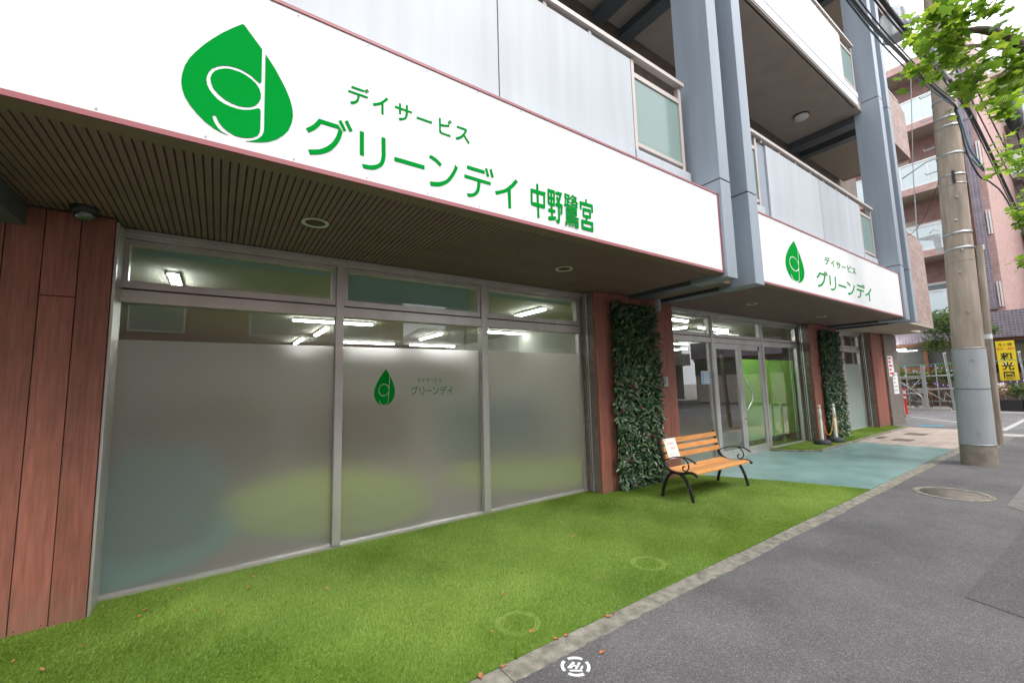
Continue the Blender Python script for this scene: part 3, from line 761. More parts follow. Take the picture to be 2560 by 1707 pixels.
pier('pier', [16.10, 16.42, 16.74, 17.06], 16.06, 17.08, ())
bx('end_wall', M['tile_grey'], bd, 17.082, 18.4, 4.12, 4.555, 0, ZS)
# ---- shop windows
def fr(n, p, *a, m=None): return MB().box(*a).out(n, m or M['frame'], p, .002)
def shop_window(x0, x1, muls, kind):
    """x0,x1 clear opening; muls = mullion (a,b) list"""
    w = part_empty('shop_window', bd)
    fr('head', w, x0, x1, YW - .10, YW + .03, 2.792, ZS - .006)
    fr('head', w, x0 + .02, x1 - .02, YW - .075, YW + .03, 2.765, 2.790)
    fr('sill', w, x0, x1, YW - .06, YW + .04, .0, .035)
    fr('jamb', w, x0, x0 + .05, YW - .04, YW + .03, .036, 2.764)
    fr('jamb', w, x1 - .05, x1, YW - .04, YW + .03, .036, 2.764)
    for a, b in muls: fr('mullion', w, a, b, YW - .075, YW + .03, .036, 2.764)
    cells = []
    e = [x0 + .05] + [v for m_ in muls for v in m_] + [x1 - .05]
    for a, b in zip(e[::2], e[1::2]):
        cells.append((a, b))
    return w, cells
def top_sash(w, a, b, z0=2.36, z1=2.762, blind=None):
    s = part_empty('sash', w)
    fr('sash_frame', s, a + .002, b - .002, YW - .05, YW + .02, z1 - .042, z1 - .002)
    fr('sash_frame', s, a + .002, b - .002, YW - .05, YW + .02, z0 + .002, z0 + .062)
    fr('sash_frame', s, a + .002, a + .042, YW - .05, YW + .02, z0 + .063, z1 - .043)
    fr('sash_frame', s, b - .042, b - .002, YW - .05, YW + .02, z0 + .063, z1 - .043)
    bx('pane', M['glass'], s, a + .042, b - .042, YW - .006, YW, z0 + .062, z1 - .042)
    if blind:
        top = z1 - .05; n = int((top - blind) / .011)
        mb = MB()
        for i in range(n):
            zz = top - i * .011
            mb.add([(a + .07, YW + .035, zz), (b - (.10 if blind < 2.5 else .07), YW + .035, zz), (b - (.10 if blind < 2.5 else .07), YW + .044, zz - .009), (a + .07, YW + .044, zz - .009)], [(0, 1, 2, 3)])
        o = mb.out('blind', M['blind'], s); o['kind'] = 'stuff'
W1, cells = shop_window(-.72, 4.355, [(.945, 1.020), (2.640, 2.725)], 'film')
for i, (a, b) in enumerate(cells):
    fr('transom', W1, a, b, YW - .065, YW + .03, 2.245, 2.345)
    fr('transom_lip', W1, a, b, YW - .045, YW + .03, 2.347, 2.359, m=M['groove'])
    top_sash(W1, a, b, blind=(2.665, 2.42, 2.665)[i])
    bx('clear_pane', M['glass'], W1, a, b, YW - .004, YW + .002, 1.951, 2.244)
    MB().add([(a, YW - .003, .036), (b, YW - .003, .036), (b, YW - .003, 1.95), (a, YW - .003, 1.95)], [(0, 1, 2, 3)]).out('filmed_pane', M['film'], W1)
# door bay
W2, cells = shop_window(6.20, 11.66, [(7.79, 7.86), (9.80, 9.875)], 'door')
for i, (a, b) in enumerate(cells):
    fr('transom', W2, a, b, YW - .065, YW + .03, 2.245, 2.345)
    fr('transom_lip', W2, a, b, YW - .045, YW + .03, 2.347, 2.359, m=M['groove'])
    top_sash(W2, a, b)
a, b = cells[0]; bx('clear_pane', M['glass_door'], W2, a, b - .0, YW - .004, YW + .002, .036, 2.244)
fr('inner_jamb', W2, b - .05, b - .03, YW - .03, YW + .02, .036, 2.244)
a, b = cells[2]; bx('clear_pane', M['glass_door'], W2, a, b, YW - .004, YW + .002, .036, 2.244)
da, db = cells[1]
mid = (da + db) / 2
for (u, v, hs) in ((da + .004, mid - .003, 1), (mid + .003, db - .004, -1)):
    d = part_empty('door', bd)
    fr('door_frame', d, u, u + .085, YW - .055, YW - .01, .012, 2.24); fr('door_frame', d, v - .085, v, YW - .055, YW - .01, .012, 2.24)
    fr('door_frame', d, u + .086, v - .086, YW - .055, YW - .01, 2.13, 2.24); fr('door_frame', d, u + .086, v - .086, YW - .055, YW - .01, .012, .15)
    bx('pane', M['glass_door'], d, u + .086, v - .086, YW - .034, YW - .028, .15, 2.13)
    hx = v - .03 if hs > 0 else u + .05
    if hs < 0:
        for yo in (-.055, -.01):
            pts = [(hx, YW + yo - .0 if yo < -.03 else YW + yo, .90)]
        MB().tube([(hx, YW - .055, .90)] + [(hx + .19 * sin(pi * t / 12), YW - .10 - .035 * sin(pi * t / 12), .90 + .62 * t / 12) for t in range(13)] + [(hx, YW - .055, 1.52)], .013, 10).out('handle', M['chrome'], d)
        MB().tube([(hx - .02, YW - .012, .90)] + [(hx - .02, YW + .04 + .03 * sin(pi * t / 12), .90 + .62 * t / 12) for t in range(13)] + [(hx - .02, YW - .012, 1.52)], .013, 10).out('handle', M['chrome'], d)
        MB().tube([(u + .04, YW - .056, .72), (u + .04, YW - .075, .72)], .018, 12).out('lock', M['steel'], d)
# third bay
W3, cells = shop_window(13.45, 16.05, [(14.40, 14.62)], 'film')
for i, (a, b) in enumerate(cells):
    fr('transom', W3, a, b, YW - .065, YW + .03, 2.245, 2.345)
    top_sash(W3, a, b)
    bx('clear_pane', M['glass'], W3, a, b, YW - .004, YW + .002, 1.901, 2.244)
    MB().add([(a, YW - .003, .036), (b, YW - .003, .036), (b, YW - .003, 1.90), (a, YW - .003, 1.90)], [(0, 1, 2, 3)]).out('filmed_pane', M['film_pale'], W3)
# security sticker, notice and intercom
bx('sticker', M['blue_sticker'], bd, 9.61, 9.70, YW - .060, YW - .0565, 2.10, 2.22)
MB().add([(9.615, YW - .0615, 2.105), (9.695, YW - .0615, 2.105), (9.695, YW - .0615, 2.19)], [(0, 1, 2)]).out('sticker', M['yellow'], bd)
nt_ = empty('door_notice', (7.6, YW, 1.57), 'white notice sheet with blue symbols on the glass left of the door', 'notice')
bx('sheet', M['paper'], nt_, 7.45, 7.785, YW - .013, YW - .0108, 1.45, 1.695)
mb = MB()
for i in range(5):
    z = 1.665 - i * .044
    mb.box(7.47, 7.53, YW - .015, YW - .0132, z - .030, z)
    for j in range(5): mb.box(7.54 + j * .043, 7.573 + j * .043, YW - .015, YW - .0132, z - .02, z - .004)
mb.out('print', M['blue_ink'], nt_)
ic = empty('intercom', (5.9, YP, 1.51), 'small grey intercom plate on the red plank pier beside the leaf panel', 'intercom')
MB().box(5.835, 5.955, YP - .022, YP - .001, 1.43, 1.59).out('plate', M['steel'], ic, .004)
mb = MB()
for i in range(4): mb.box(5.85, 5.88, YP - .025, YP - .0225, 1.56 - i * .03, 1.575 - i * .03)
mb.out('grille', M['black'], ic)
# posters on the end wall
for i, (x, z0, z1) in enumerate(((17.25, 1.5, 2.15), (17.55, .95, 1.62))):
    t = empty('poster', (x, 4.1, z0), ('upper pale blue poster with red print on the end wall', 'lower pale poster with dark and green print on the end wall')[i], 'poster')
    bx('sheet', M['paper'], t, x, x + .5, 4.112, 4.118, z0, z1)
    mb = MB()
    for j in range(5): mb.box(x + .06, x + .2 + .25 * rnd.random(), 4.109, 4.1115, z1 - .1 - j * .12, z1 - .04 - j * .12)
    mb.out('print', (M['red'], M['grey_ink'])[i], t)

# ------------------------------------------------------------------ inside the shop, seen through the glass
def tube_light(x, y, L_, along, lab):
    t = empty('ceiling_tube_lamp', (x, y, 2.79), lab, 'lamp', 'fluorescent lamps inside the shop')
    if along == 'x': bx('tube', M['tube'], t, x, x + L_, y - .03, y + .03, 2.735, 2.765); bx('housing', M['white'], t, x, x + L_, y - .05, y + .05, 2.766, 2.799)
    else: bx('tube', M['tube'], t, x - .03, x + .03, y, y + L_, 2.735, 2.765); bx('housing', M['white'], t, x - .05, x + .05, y, y + L_, 2.766, 2.799)
tube_light(-.44, 5.55, .7, 'y', 'short lit ceiling lamp seen through the leftmost upper window')
tube_light(1.03, 8.15, 1.37, 'x', 'long lit ceiling lamp behind the first mullion of the shop')
tube_light(1.75, 9.0, 1.2, 'y', 'slanting lit ceiling lamp in the right of the left window')
tube_light(1.60, 11.0, 1.2, 'y', 'lowest slanting lit ceiling lamp in the left window')
tube_light(2.55, 11.4, 1.4, 'x', 'lit ceiling lamp low in the middle window above the film')
tube_light(4.47, 11.5, 1.4, 'x', 'second lit ceiling lamp low in the middle window')
tube_light(4.20, 8.9, 1.2, 'y', 'slanting lit ceiling lamp in the middle window')
tube_light(4.93, 8.15, 1.3, 'x', 'long lit ceiling lamp in the third window')
tube_light(6.28, 8.8, 1.4, 'y', 'slanting lit ceiling lamp in the third window')
tube_light(4.36, 5.3, .8, 'y', 'lit ceiling lamp in the upper sash of the third window')
tube_light(7.35, 5.03, .62, 'x', 'uppermost lit lamp seen through the fanlight left of the door')
tube_light(8.82, 5.6, .5, 'y', 'second lit lamp seen through the fanlight left of the door')
tube_light(10.8, 5.7, .3, 'y', 'small lit lamp seen through the fanlight over the door')
tube_light(12.1, 8.2, .8, 'x', 'lit lamp low in the glass left of the door')
tube_light(14.6, 9.3, 1.2, 'y', 'lit lamp seen deep inside through the door')
tube_light(-3.6, 8.0, 1.2, 'x', 'lit ceiling lamp deep in the left end of the room')
def soft_box(name, m, lab, cat, x0, x1, y0, y1, z0, z1, r=.06):
    o = MB().box(x0, x1, y0, y1, z0, z1).out(name, m, None, r); return tag(o, lab, cat)
# furniture blurred by the film
def armchair(x, y, w, m, lab):
    t = empty('armchair', (x, y, .015), lab, 'armchair')
    MB().box(x, x + w, y, y + .6, .15, .42).out('seat', m, t, .04)
    MB().box(x, x + w, y + .002, y + .16, .425, .95).out('backrest', m, t, .05)
    MB().box(x - .12, x - .002, y, y + .6, .15, .62).out('armrest', m, t, .03); MB().box(x + w + .002, x + w + .12, y, y + .6, .15, .62).out('armrest', m, t, .03)
    for dx in (.05, w - .05):
        for dy in (.06, .52): MB().tube([(x + dx, y + dy, .016), (x + dx, y + dy, .149)], .02, 8).out('leg', M['wood_dark'], t)
armchair(-.75, 5.6, .7, M['teal_cloth'], 'teal armchair blurred behind the left frosted window')
def rug(x0, x1, y0, y1, m, lab):
    tag(MB().prism([((x0 + x1) / 2 + (x1 - x0) / 2 * cos(2 * pi * k / 40), (y0 + y1) / 2 + (y1 - y0) / 2 * sin(2 * pi * k / 40)) for k in range(40)], .016, .03).out('floor_mat', m), lab, 'mat')
rug(-1.5, .25, 4.6, 7.6, M['teal_cloth'], 'teal floor mat blurred behind the left end of the frosted window')
rug(.1, 2.7, 4.65, 9.0, M['olive'], 'olive green floor mat blurred behind the left and middle windows')
rug(3.0, 6.0, 4.7, 7.8, M['olive'], 'olive green floor mat blurred behind the right frosted window')
def cabinet(x0, x1, y, h, m, lab):
    t = empty('cabinet', (x0, y, .016), lab, 'cabinet')
    MB().box(x0, x1, y, y + .45, .016, h).out('body', m, t, .01)
    n = max(2, round((x1 - x0) / .6))
    for i in range(n): MB().box(x0 + (x1 - x0) * i / n + .015, x0 + (x1 - x0) * (i + 1) / n - .015, y - .018, y - .001, .06, h - .05).out('cabinet_door', m, t, .004)
cabinet(-3.5, .9, 9.6, 1.5, M['wood_dark'], 'brown cabinet row deep behind the left frosted window')
cabinet(1.4, 3.6, 10.2, 1.35, M['wood_dark'], 'brown cabinet row deep behind the middle frosted window')
cabinet(3.9, 6.0, 8.4, 1.2, M['blue_cloth'], 'blue grey cabinet row behind the right frosted window')
t = empty('partition_screen', (10.2, 4.85, .015), 'lime green partition screen standing just inside the right glass panel', 'screen')
bx('panel', M['lime'], t, 9.62, 13.0, 4.86, 4.90, .16, 1.98)
for x in (9.65, 11.2, 12.8): bx('foot', M['frame'], t, x, x + .05, 4.72, 5.02, .016, .155)
tube_light(9.2, 5.5, 1.2, 'x', 'added ceiling lamp backlighting the lime screen left end')  # extra lamp, added so the lime screen glows from behind
tube_light(10.9, 6.3, 1.2, 'x', 'added ceiling lamp backlighting the lime screen right end')  # second extra lamp added to backlight the screen
t = empty('reception_desk', (7.6, 7.4, .015), 'pale reception desk inside the shop behind the left door', 'desk')
bx('desk_front', M['int_wall'], t, 7.2, 9.6, 7.4, 7.5, .016, .98); bx('desk_top', M['wood_shelf'], t, 7.15, 9.65, 7.36, 8.0, .982, 1.02)
bx('desk_side', M['int_wall'], t, 7.2, 7.28, 7.502, 7.95, .016, .98); bx('desk_side', M['int_wall'], t, 9.52, 9.6, 7.502, 7.95, .016, .98)
t = bx('room_divider', M['int_wall'], bd, 6.1, 6.2, 6.4, 13.59, .016, 2.799)

# ------------------------------------------------------------------ signs
GLY = {
    'logo': '35,3633 43,3630 135,3521 138,3317 134,3306 127,3304 114,3313 89,3331 65,3341 37,3349 13,3351 -10,3349 -33,3343 -55,3333 -77,3318 -99,3295 -112,3269 -119,3241 -120,3217 -115,3190 -103,3166 -85,3144 -62,3124 -35,3112 -9,3106 22,3104 53,3108 85,3120 104,3131 124,3144 134,3145 140,3134 142,3026 139,3000 130,2979 110,2961 83,2948 51,2941 20,2942 -10,2954 -38,2973 -57,2998 -67,3021 -71,3028 -80,3028 -85,3021 -82,3005 -73,2982 -59,2961 -40,2944 -10,2933 -40,2939 -77,2952 -118,2978 -155,3012 -185,3048 -208,3086 -222,3127 -227,3167 -225,3210 -216,3262 -197,3316 -171,3366 -137,3424 -102,3475 -63,3527 -19,3578 12,3611 27,3627|-40,3322 -62,3309 -84,3289 -97,3265 -103,3239 -99,3211 -87,3182 -63,3158 -33,3138 -2,3128 29,3124 60,3129 84,3137 108,3153 127,3178 138,3210 138,3238 130,3266 111,3294 86,3312 58,3325 30,3331 -2,3331 -21,3329|153,3497 176,3468 207,3424 239,3369 267,3317 290,3262 304,3209 308,3163 303,3119 287,3066 262,3026 229,2990 188,2960 151,2944 111,2933 72,2925 103,2938 130,2957 150,2983 159,3012 160,3032',
    'small': '645,3502 725,3502 726,3488 645,3486|624,3464 751,3466 751,3452 624,3450|697,3453 697,3448 697,3443 697,3438 697,3433 696,3427 694,3421 693,3415 691,3409 688,3403 684,3398 680,3393 675,3388 669,3383 661,3379 654,3375 646,3371 639,3388 645,3390 652,3393 658,3396 663,3399 667,3403 671,3406 674,3410 677,3414 679,3419 680,3423 681,3427 682,3432 683,3437 683,3442 683,3447 683,3453|727,3502 735,3508 748,3491 741,3485|739,3513 747,3518 759,3503 751,3496|879,3511 873,3503 866,3495 860,3487 854,3479 847,3472 840,3465 833,3458 824,3452 815,3446 805,3441 794,3436 784,3431 791,3415 801,3420 812,3426 823,3432 833,3438 841,3445 848,3451 855,3457 862,3465 869,3472 877,3481 884,3490 891,3498|843,3453 858,3465 859,3375 844,3376|937,3473 1063,3474 1063,3460 938,3458|967,3503 982,3503 982,3423 968,3424|1032,3509 1032,3497 1033,3485 1033,3473 1032,3463 1032,3453 1032,3445 1031,3437 1030,3429 1028,3422 1026,3415 1023,3408 1018,3402 1009,3395 997,3388 985,3381 973,3374 965,3391 976,3395 986,3398 996,3402 1004,3407 1009,3412 1011,3418 1013,3424 1014,3431 1016,3437 1016,3445 1017,3453 1017,3462 1017,3472 1017,3484 1017,3496 1017,3508|1098,3451 1216,3453 1216,3436 1098,3435|1273,3505 1273,3490 1273,3475 1274,3460 1274,3446 1274,3433 1274,3420 1274,3408 1275,3399 1275,3393 1276,3389 1279,3387 1287,3385 1302,3383 1323,3383 1345,3382 1367,3382 1367,3398 1350,3398 1332,3397 1316,3397 1303,3397 1296,3399 1292,3401 1291,3404 1289,3410 1288,3418 1288,3428 1288,3439 1289,3451 1288,3464 1288,3478 1288,3492 1288,3506|1289,3461 1297,3462 1306,3463 1314,3464 1323,3466 1331,3469 1339,3472 1347,3475 1355,3479 1359,3462 1350,3459 1341,3456 1332,3453 1323,3450 1314,3448 1305,3447 1297,3445 1288,3444|1344,3497 1352,3504 1366,3488 1357,3480|1356,3511 1365,3517 1379,3501 1371,3494|1422,3495 1504,3496 1512,3485 1495,3478 1491,3479 1422,3479|1493,3480 1489,3472 1484,3464 1480,3457 1474,3449 1469,3441 1462,3433 1456,3425 1448,3418 1439,3412 1430,3406 1420,3400 1410,3394 1419,3377 1429,3384 1440,3390 1450,3396 1459,3403 1468,3411 1475,3420 1482,3430 1489,3440 1495,3451 1501,3462 1506,3473 1512,3485|1479,3429 1490,3441 1533,3388 1520,3377',
    'big': '451,3199 447,3191 443,3183 438,3175 434,3168 428,3160 423,3152 416,3144 410,3137 403,3130 395,3123 388,3117 380,3110 395,3088 403,3093 410,3099 417,3105 424,3112 431,3118 437,3125 443,3133 448,3140 454,3148 459,3156 463,3164 468,3172|451,3199 567,3198 595,3158 586,3149 569,3171 468,3172|595,3158 592,3147 591,3137 588,3126 585,3115 582,3103 577,3092 572,3080 565,3067 557,3052 546,3037 535,3021 523,3008 509,2996 495,2986 481,2977 466,2969 452,2963 437,2958 422,2953 408,2949 396,2977 409,2981 422,2985 435,2989 448,2994 460,2999 471,3006 482,3014 493,3023 505,3034 516,3047 527,3060 536,3074 543,3087 549,3101 555,3114 559,3127 562,3139 565,3149 567,3160 569,3171|568,3225 585,3236 617,3177 601,3164|606,3236 624,3249 656,3189 638,3175|702,3204 729,3204 731,3037 704,3039|873,3208 873,3186 874,3164 874,3142 874,3123 875,3105 875,3090 875,3075 873,3060 870,3046 867,3032 862,3019 855,3007 845,2995 832,2984 820,2975 808,2967 797,2962 787,2959 777,2957 767,2956 757,2954 747,2954 737,2953 728,2953 718,2980 728,2980 738,2981 749,2982 759,2983 769,2985 780,2988 790,2991 799,2995 809,3000 818,3006 827,3014 834,3022 839,3033 842,3045 845,3057 847,3070 848,3082 848,3094 847,3107 847,3123 847,3142 846,3163 846,3186 845,3209|935,3095 1157,3095 1157,3065 936,3065|1204,3191 1215,3188 1227,3185 1239,3181 1251,3176 1261,3170 1272,3162 1282,3154 1293,3146 1279,3121 1270,3129 1260,3136 1250,3143 1240,3150 1228,3155 1216,3160 1203,3164 1191,3168|1426,3154 1421,3140 1415,3127 1409,3113 1401,3098 1392,3081 1381,3062 1369,3044 1357,3028 1342,3014 1326,3001 1311,2990 1297,2981 1285,2975 1275,2970 1265,2967 1254,2964 1242,2962 1229,2960 1217,2958 1204,2956 1198,2987 1211,2989 1225,2991 1237,2993 1249,2995 1259,2998 1268,3001 1277,3004 1286,3009 1298,3015 1310,3022 1323,3031 1335,3043 1347,3059 1360,3078 1372,3098 1382,3116 1389,3131 1395,3146 1399,3160 1404,3174|1505,3200 1663,3200 1662,3172 1506,3172|1482,3120 1718,3119 1717,3093 1482,3094|1622,3099 1622,3088 1621,3078 1621,3067 1619,3055 1617,3042 1614,3028 1610,3015 1604,3002 1596,2992 1587,2982 1576,2973 1565,2966 1553,2960 1539,2955 1525,2951 1511,2947 1500,2972 1512,2975 1525,2977 1537,2980 1548,2984 1557,2990 1565,2996 1572,3004 1578,3012 1583,3021 1587,3032 1590,3042 1592,3053 1594,3064 1595,3075 1595,3087 1596,3098|1667,3220 1687,3227 1705,3163 1684,3154|1710,3225 1729,3233 1747,3168 1725,3160|1962,3210 1950,3196 1939,3181 1927,3166 1913,3151 1898,3137 1882,3122 1865,3107 1846,3094 1825,3083 1803,3073 1780,3063 1757,3054 1768,3027 1793,3038 1818,3050 1842,3061 1865,3073 1884,3086 1901,3099 1917,3113 1932,3128 1947,3143 1961,3160 1975,3177 1988,3193|1880,3094 1911,3119 1911,2944 1884,2944',
    'kan': '2186,3230 2180,3225 2181,3076 2183,2925 2189,2922 2201,2926 2206,2931 2205,3082 2204,3232 2199,3234|2122,3171 2117,3166 2116,3035 2121,3024 2127,3024 2138,3030 2141,3036 2137,3044 2138,3172 2133,3174|2116,3145 2121,3138 2251,3140 2254,3139 2266,3142 2283,3159 2284,3169 2273,3176 2133,3172 2123,3164|2261,3175 2256,3170 2251,3027 2255,3025 2267,3027 2272,3032 2278,3176 2273,3178|2124,3030 2129,3023 2251,3023 2262,3031 2269,3050 2264,3058 2141,3056 2130,3049|2311,3218 2306,3213 2303,3081 2308,3078 2319,3081 2324,3086 2327,3219 2322,3221|2304,3194 2308,3187 2371,3188 2381,3196 2387,3213 2383,3220 2320,3219 2310,3211|2376,3219 2372,3214 2366,3074 2370,3072 2381,3074 2385,3078 2391,3219 2387,3221|2310,3132 2313,3126 2372,3126 2380,3131 2386,3146 2382,3152 2324,3152 2316,3146|2312,3076 2315,3070 2371,3068 2379,3074 2386,3090 2382,3096 2326,3097 2318,3091|2342,3203 2337,3198 2335,3060 2339,2959 2344,2957 2354,2960 2359,2964 2355,3065 2357,3204 2353,3206|2303,3017 2307,3010 2374,3008 2384,3014 2391,3032 2387,3039 2320,3041 2310,3034|2302,2940 2310,2933 2381,2946 2391,2955 2393,2974 2385,2980 2313,2967 2304,2958|2394,3194 2398,3187 2447,3188 2445,3189 2456,3191 2473,3205 2476,3214 2470,3219 2410,3218 2400,3211|2450,3212 2444,3207 2442,3186 2421,3125 2425,3121 2438,3122 2444,3126 2466,3190 2468,3212 2463,3215|2408,3167 2404,3162 2407,3143 2420,3109 2426,3108 2436,3114 2440,3118 2427,3151 2424,3170 2419,3171|2389,3088 2393,3081 2446,3080 2456,3080 2467,3086 2475,3104 2471,3112 2460,3112 2406,3112 2396,3105|2459,3103 2455,3099 2453,3063 2448,3015 2452,3013 2462,3015 2467,3018 2472,3067 2474,3104 2470,3106|2426,3117 2421,3112 2417,2948 2422,2946 2433,2948 2438,2953 2442,3118 2437,3120|2395,2952 2391,2946 2401,2927 2424,2925 2431,2929 2436,2940 2434,2945 2421,2946 2414,2959 2407,2959|2501,3209 2504,3204 2557,3203 2565,3208 2570,3220 2567,3225 2514,3226 2506,3221|2508,3225 2504,3220 2504,3178 2509,3176 2520,3179 2524,3183 2523,3226 2519,3228|2555,3224 2551,3220 2550,3185 2554,3183 2564,3186 2568,3190 2569,3225 2565,3226|2504,3176 2507,3172 2560,3172 2566,3176 2570,3187 2567,3191 2515,3191 2509,3186|2509,3164 2506,3160 2505,3116 2509,3115 2518,3117 2521,3120 2522,3164 2518,3166|2535,3183 2532,3179 2530,3119 2534,3117 2544,3119 2547,3123 2549,3183 2545,3185|2537,3149 2539,3145 2558,3145 2564,3149 2568,3158 2565,3162 2546,3162 2540,3158|2493,3107 2498,3103 2562,3110 2569,3116 2572,3128 2568,3133 2503,3125 2496,3120|2607,3234 2600,3232 2566,3194 2566,3189 2575,3186 2581,3187 2616,3226 2615,3230|2607,3210 2609,3205 2641,3201 2647,3205 2654,3216 2652,3221 2620,3225 2613,3221|2641,3216 2635,3212 2631,3194 2605,3167 2576,3160 2571,3155 2571,3147 2575,3144 2614,3154 2649,3192 2655,3215 2652,3218|2585,3180 2587,3176 2623,3175 2653,3150 2660,3151 2669,3158 2670,3163 2636,3192 2594,3192 2589,3189|2582,3135 2585,3131 2648,3129 2654,3133 2658,3143 2656,3147 2592,3148 2587,3145|2587,3138 2583,3135 2584,3105 2588,3104 2598,3107 2602,3110 2600,3140 2596,3141|2646,3143 2642,3139 2641,3110 2645,3108 2654,3110 2658,3114 2659,3144 2655,3145|2587,3102 2590,3099 2649,3107 2654,3111 2656,3120 2652,3123 2593,3114 2588,3110|2565,3117 2560,3114 2558,3104 2561,3102 2571,3103 2575,3107 2577,3116 2574,3119|2518,3097 2514,3093 2513,2979 2518,2977 2529,2979 2534,2984 2534,3098 2530,3100|2514,3082 2518,3077 2639,3080 2646,3085 2651,3096 2647,3101 2525,3098 2519,3094|2632,3099 2627,3095 2627,3032 2631,3030 2642,3032 2646,3036 2647,3100 2642,3102|2520,3054 2523,3051 2635,3055 2641,3059 2644,3068 2641,3071 2528,3067 2523,3063|2519,3028 2522,3025 2634,3030 2639,3035 2642,3044 2639,3048 2527,3042 2522,3038|2517,3001 2521,2997 2660,3002 2666,3007 2670,3018 2666,3022 2527,3015 2521,3011|2516,2971 2519,2967 2648,2972 2655,2977 2659,2988 2655,2993 2526,2987 2519,2982|2644,2989 2639,2984 2638,2939 2632,2939 2626,2935 2624,2926 2627,2922 2659,2924 2661,2989 2656,2992|2507,2969 2502,2964 2499,2925 2504,2922 2518,2925 2523,2930 2526,2969 2521,2972|2543,2967 2539,2964 2543,2923 2547,2922 2557,2924 2560,2928 2556,2969 2552,2970|2576,2967 2573,2963 2579,2925 2583,2923 2592,2926 2596,2930 2590,2969 2585,2970|2610,2965 2607,2961 2615,2932 2631,2925 2636,2926 2643,2933 2643,2937 2631,2943 2624,2967 2620,2968|2769,3232 2765,3228 2765,3192 2770,3190 2782,3194 2787,3199 2787,3234 2782,3236|2696,3195 2691,3191 2692,3116 2697,3114 2710,3117 2715,3122 2714,3197 2708,3199|2696,3171 2701,3163 2842,3166 2853,3173 2861,3192 2856,3200 2714,3197 2703,3189|2846,3193 2841,3188 2841,3116 2846,3114 2858,3117 2863,3122 2863,3195 2858,3197|2725,3116 2730,3110 2815,3113 2825,3120 2832,3138 2826,3145 2742,3141 2731,3134|2731,3140 2726,3136 2723,3060 2728,3058 2740,3061 2745,3065 2748,3141 2743,3143|2818,3142 2813,3137 2809,3054 2814,3052 2825,3055 2830,3059 2833,3142 2829,3144|2727,3055 2732,3049 2813,3054 2822,3060 2827,3076 2822,3081 2741,3076 2732,3070|2768,3064 2762,3059 2757,3024 2762,3021 2776,3024 2782,3028 2787,3063 2782,3066|2704,2998 2708,2991 2836,2994 2846,3001 2852,3017 2847,3024 2719,3020 2709,3014|2706,3022 2701,3017 2701,2934 2707,2932 2721,2935 2727,2941 2726,3023 2720,3026|2836,3021 2830,3017 2829,2928 2834,2926 2848,2929 2853,2933 2855,3022 2850,3025|2709,2936 2714,2929 2833,2928 2843,2935 2850,2952 2846,2959 2726,2960 2716,2953',
}
AFF = {
    'big2': [[1.6954, 0.0022], [0.0924, 1.0396], [7.1458, -0.0579]],
    'big3': [[0.3208, -0.0036], [-0.021, 0.3284], [1.6962, 0.4688]],
    'sm2': [[1.6587, 0.0054], [-0.0242, 0.9662], [7.5497, 0.1921]],
    'sm3': [[0.3244, -0.0028], [-0.0117, 0.3231], [1.6674, 0.4862]],
    'lg2': [[1.2178, -0.1105], [0.109, 0.9329], [6.8777, 0.262]],
    'lg3': [[0.4197, -0.002], [0.035, 0.5452], [1.3325, -0.2618]],
}

def polys(key): return [[tuple(int(c) / 1000 for c in p.split(',')) for p in q.split(' ')] for q in GLY[key].split('|')]
def fill(P, y, th, ax=None):
    if ax: P = [(p[0] * ax[0][0] + p[1] * ax[1][0] + ax[2][0], p[0] * ax[0][1] + p[1] * ax[1][1] + ax[2][1]) for p in P]
    from mathutils.geometry import tessellate_polygon
    vs = [Vector((a, 0, b)) for a, b in P]
    tri = tessellate_polygon([vs])
    n = len(P)
    V = [(a, y, b) for a, b in P] + [(a, y + th, b) for a, b in P]
    F = [tuple(t) for t in tri] + [(i, (i + 1) % n, n + (i + 1) % n, n + i) for i in range(n)]
    return V, F
CH_S = ((0, 5, 'de'), (5, 7, 'i'), (7, 10, 'sa'), (10, 11, 'bar'), (11, 15, 'bi'), (15, 18, 'su'))
CH_B = ((0, 5, 'gu'), (5, 7, 'ri'), (7, 8, 'bar'), (8, 10, 'n'), (10, 15, 'de'), (15, 17, 'i'))
CH_K = ((0, 5), (5, 20), (20, 49), (49, 62))
def lettering(parent, y, th, m, axb=None, axs=None, axl=None, kanji=False):
    mb = MB()
    for P in polys('logo'): mb.add(*fill(P, y, th, axl))
    mb.out('logo', m, parent)
    for key, chs, ax in (('small', CH_S, axs), ('big', CH_B, axb)):
        PP = polys(key)
        for c in chs:
            mb = MB()
            for i, P in enumerate(PP[c[0]:c[1]]): mb.add(*fill(P, y - .0003 * i, th, ax))
            mb.out('letter', m, parent)
    if kanji:
        PP = polys('kan')
        for c in CH_K:
            mb = MB()
            for i, P in enumerate(PP[c[0]:c[1]]): mb.add(*fill(P, y - .0003 * i, th))
            mb.out('letter', m, parent)
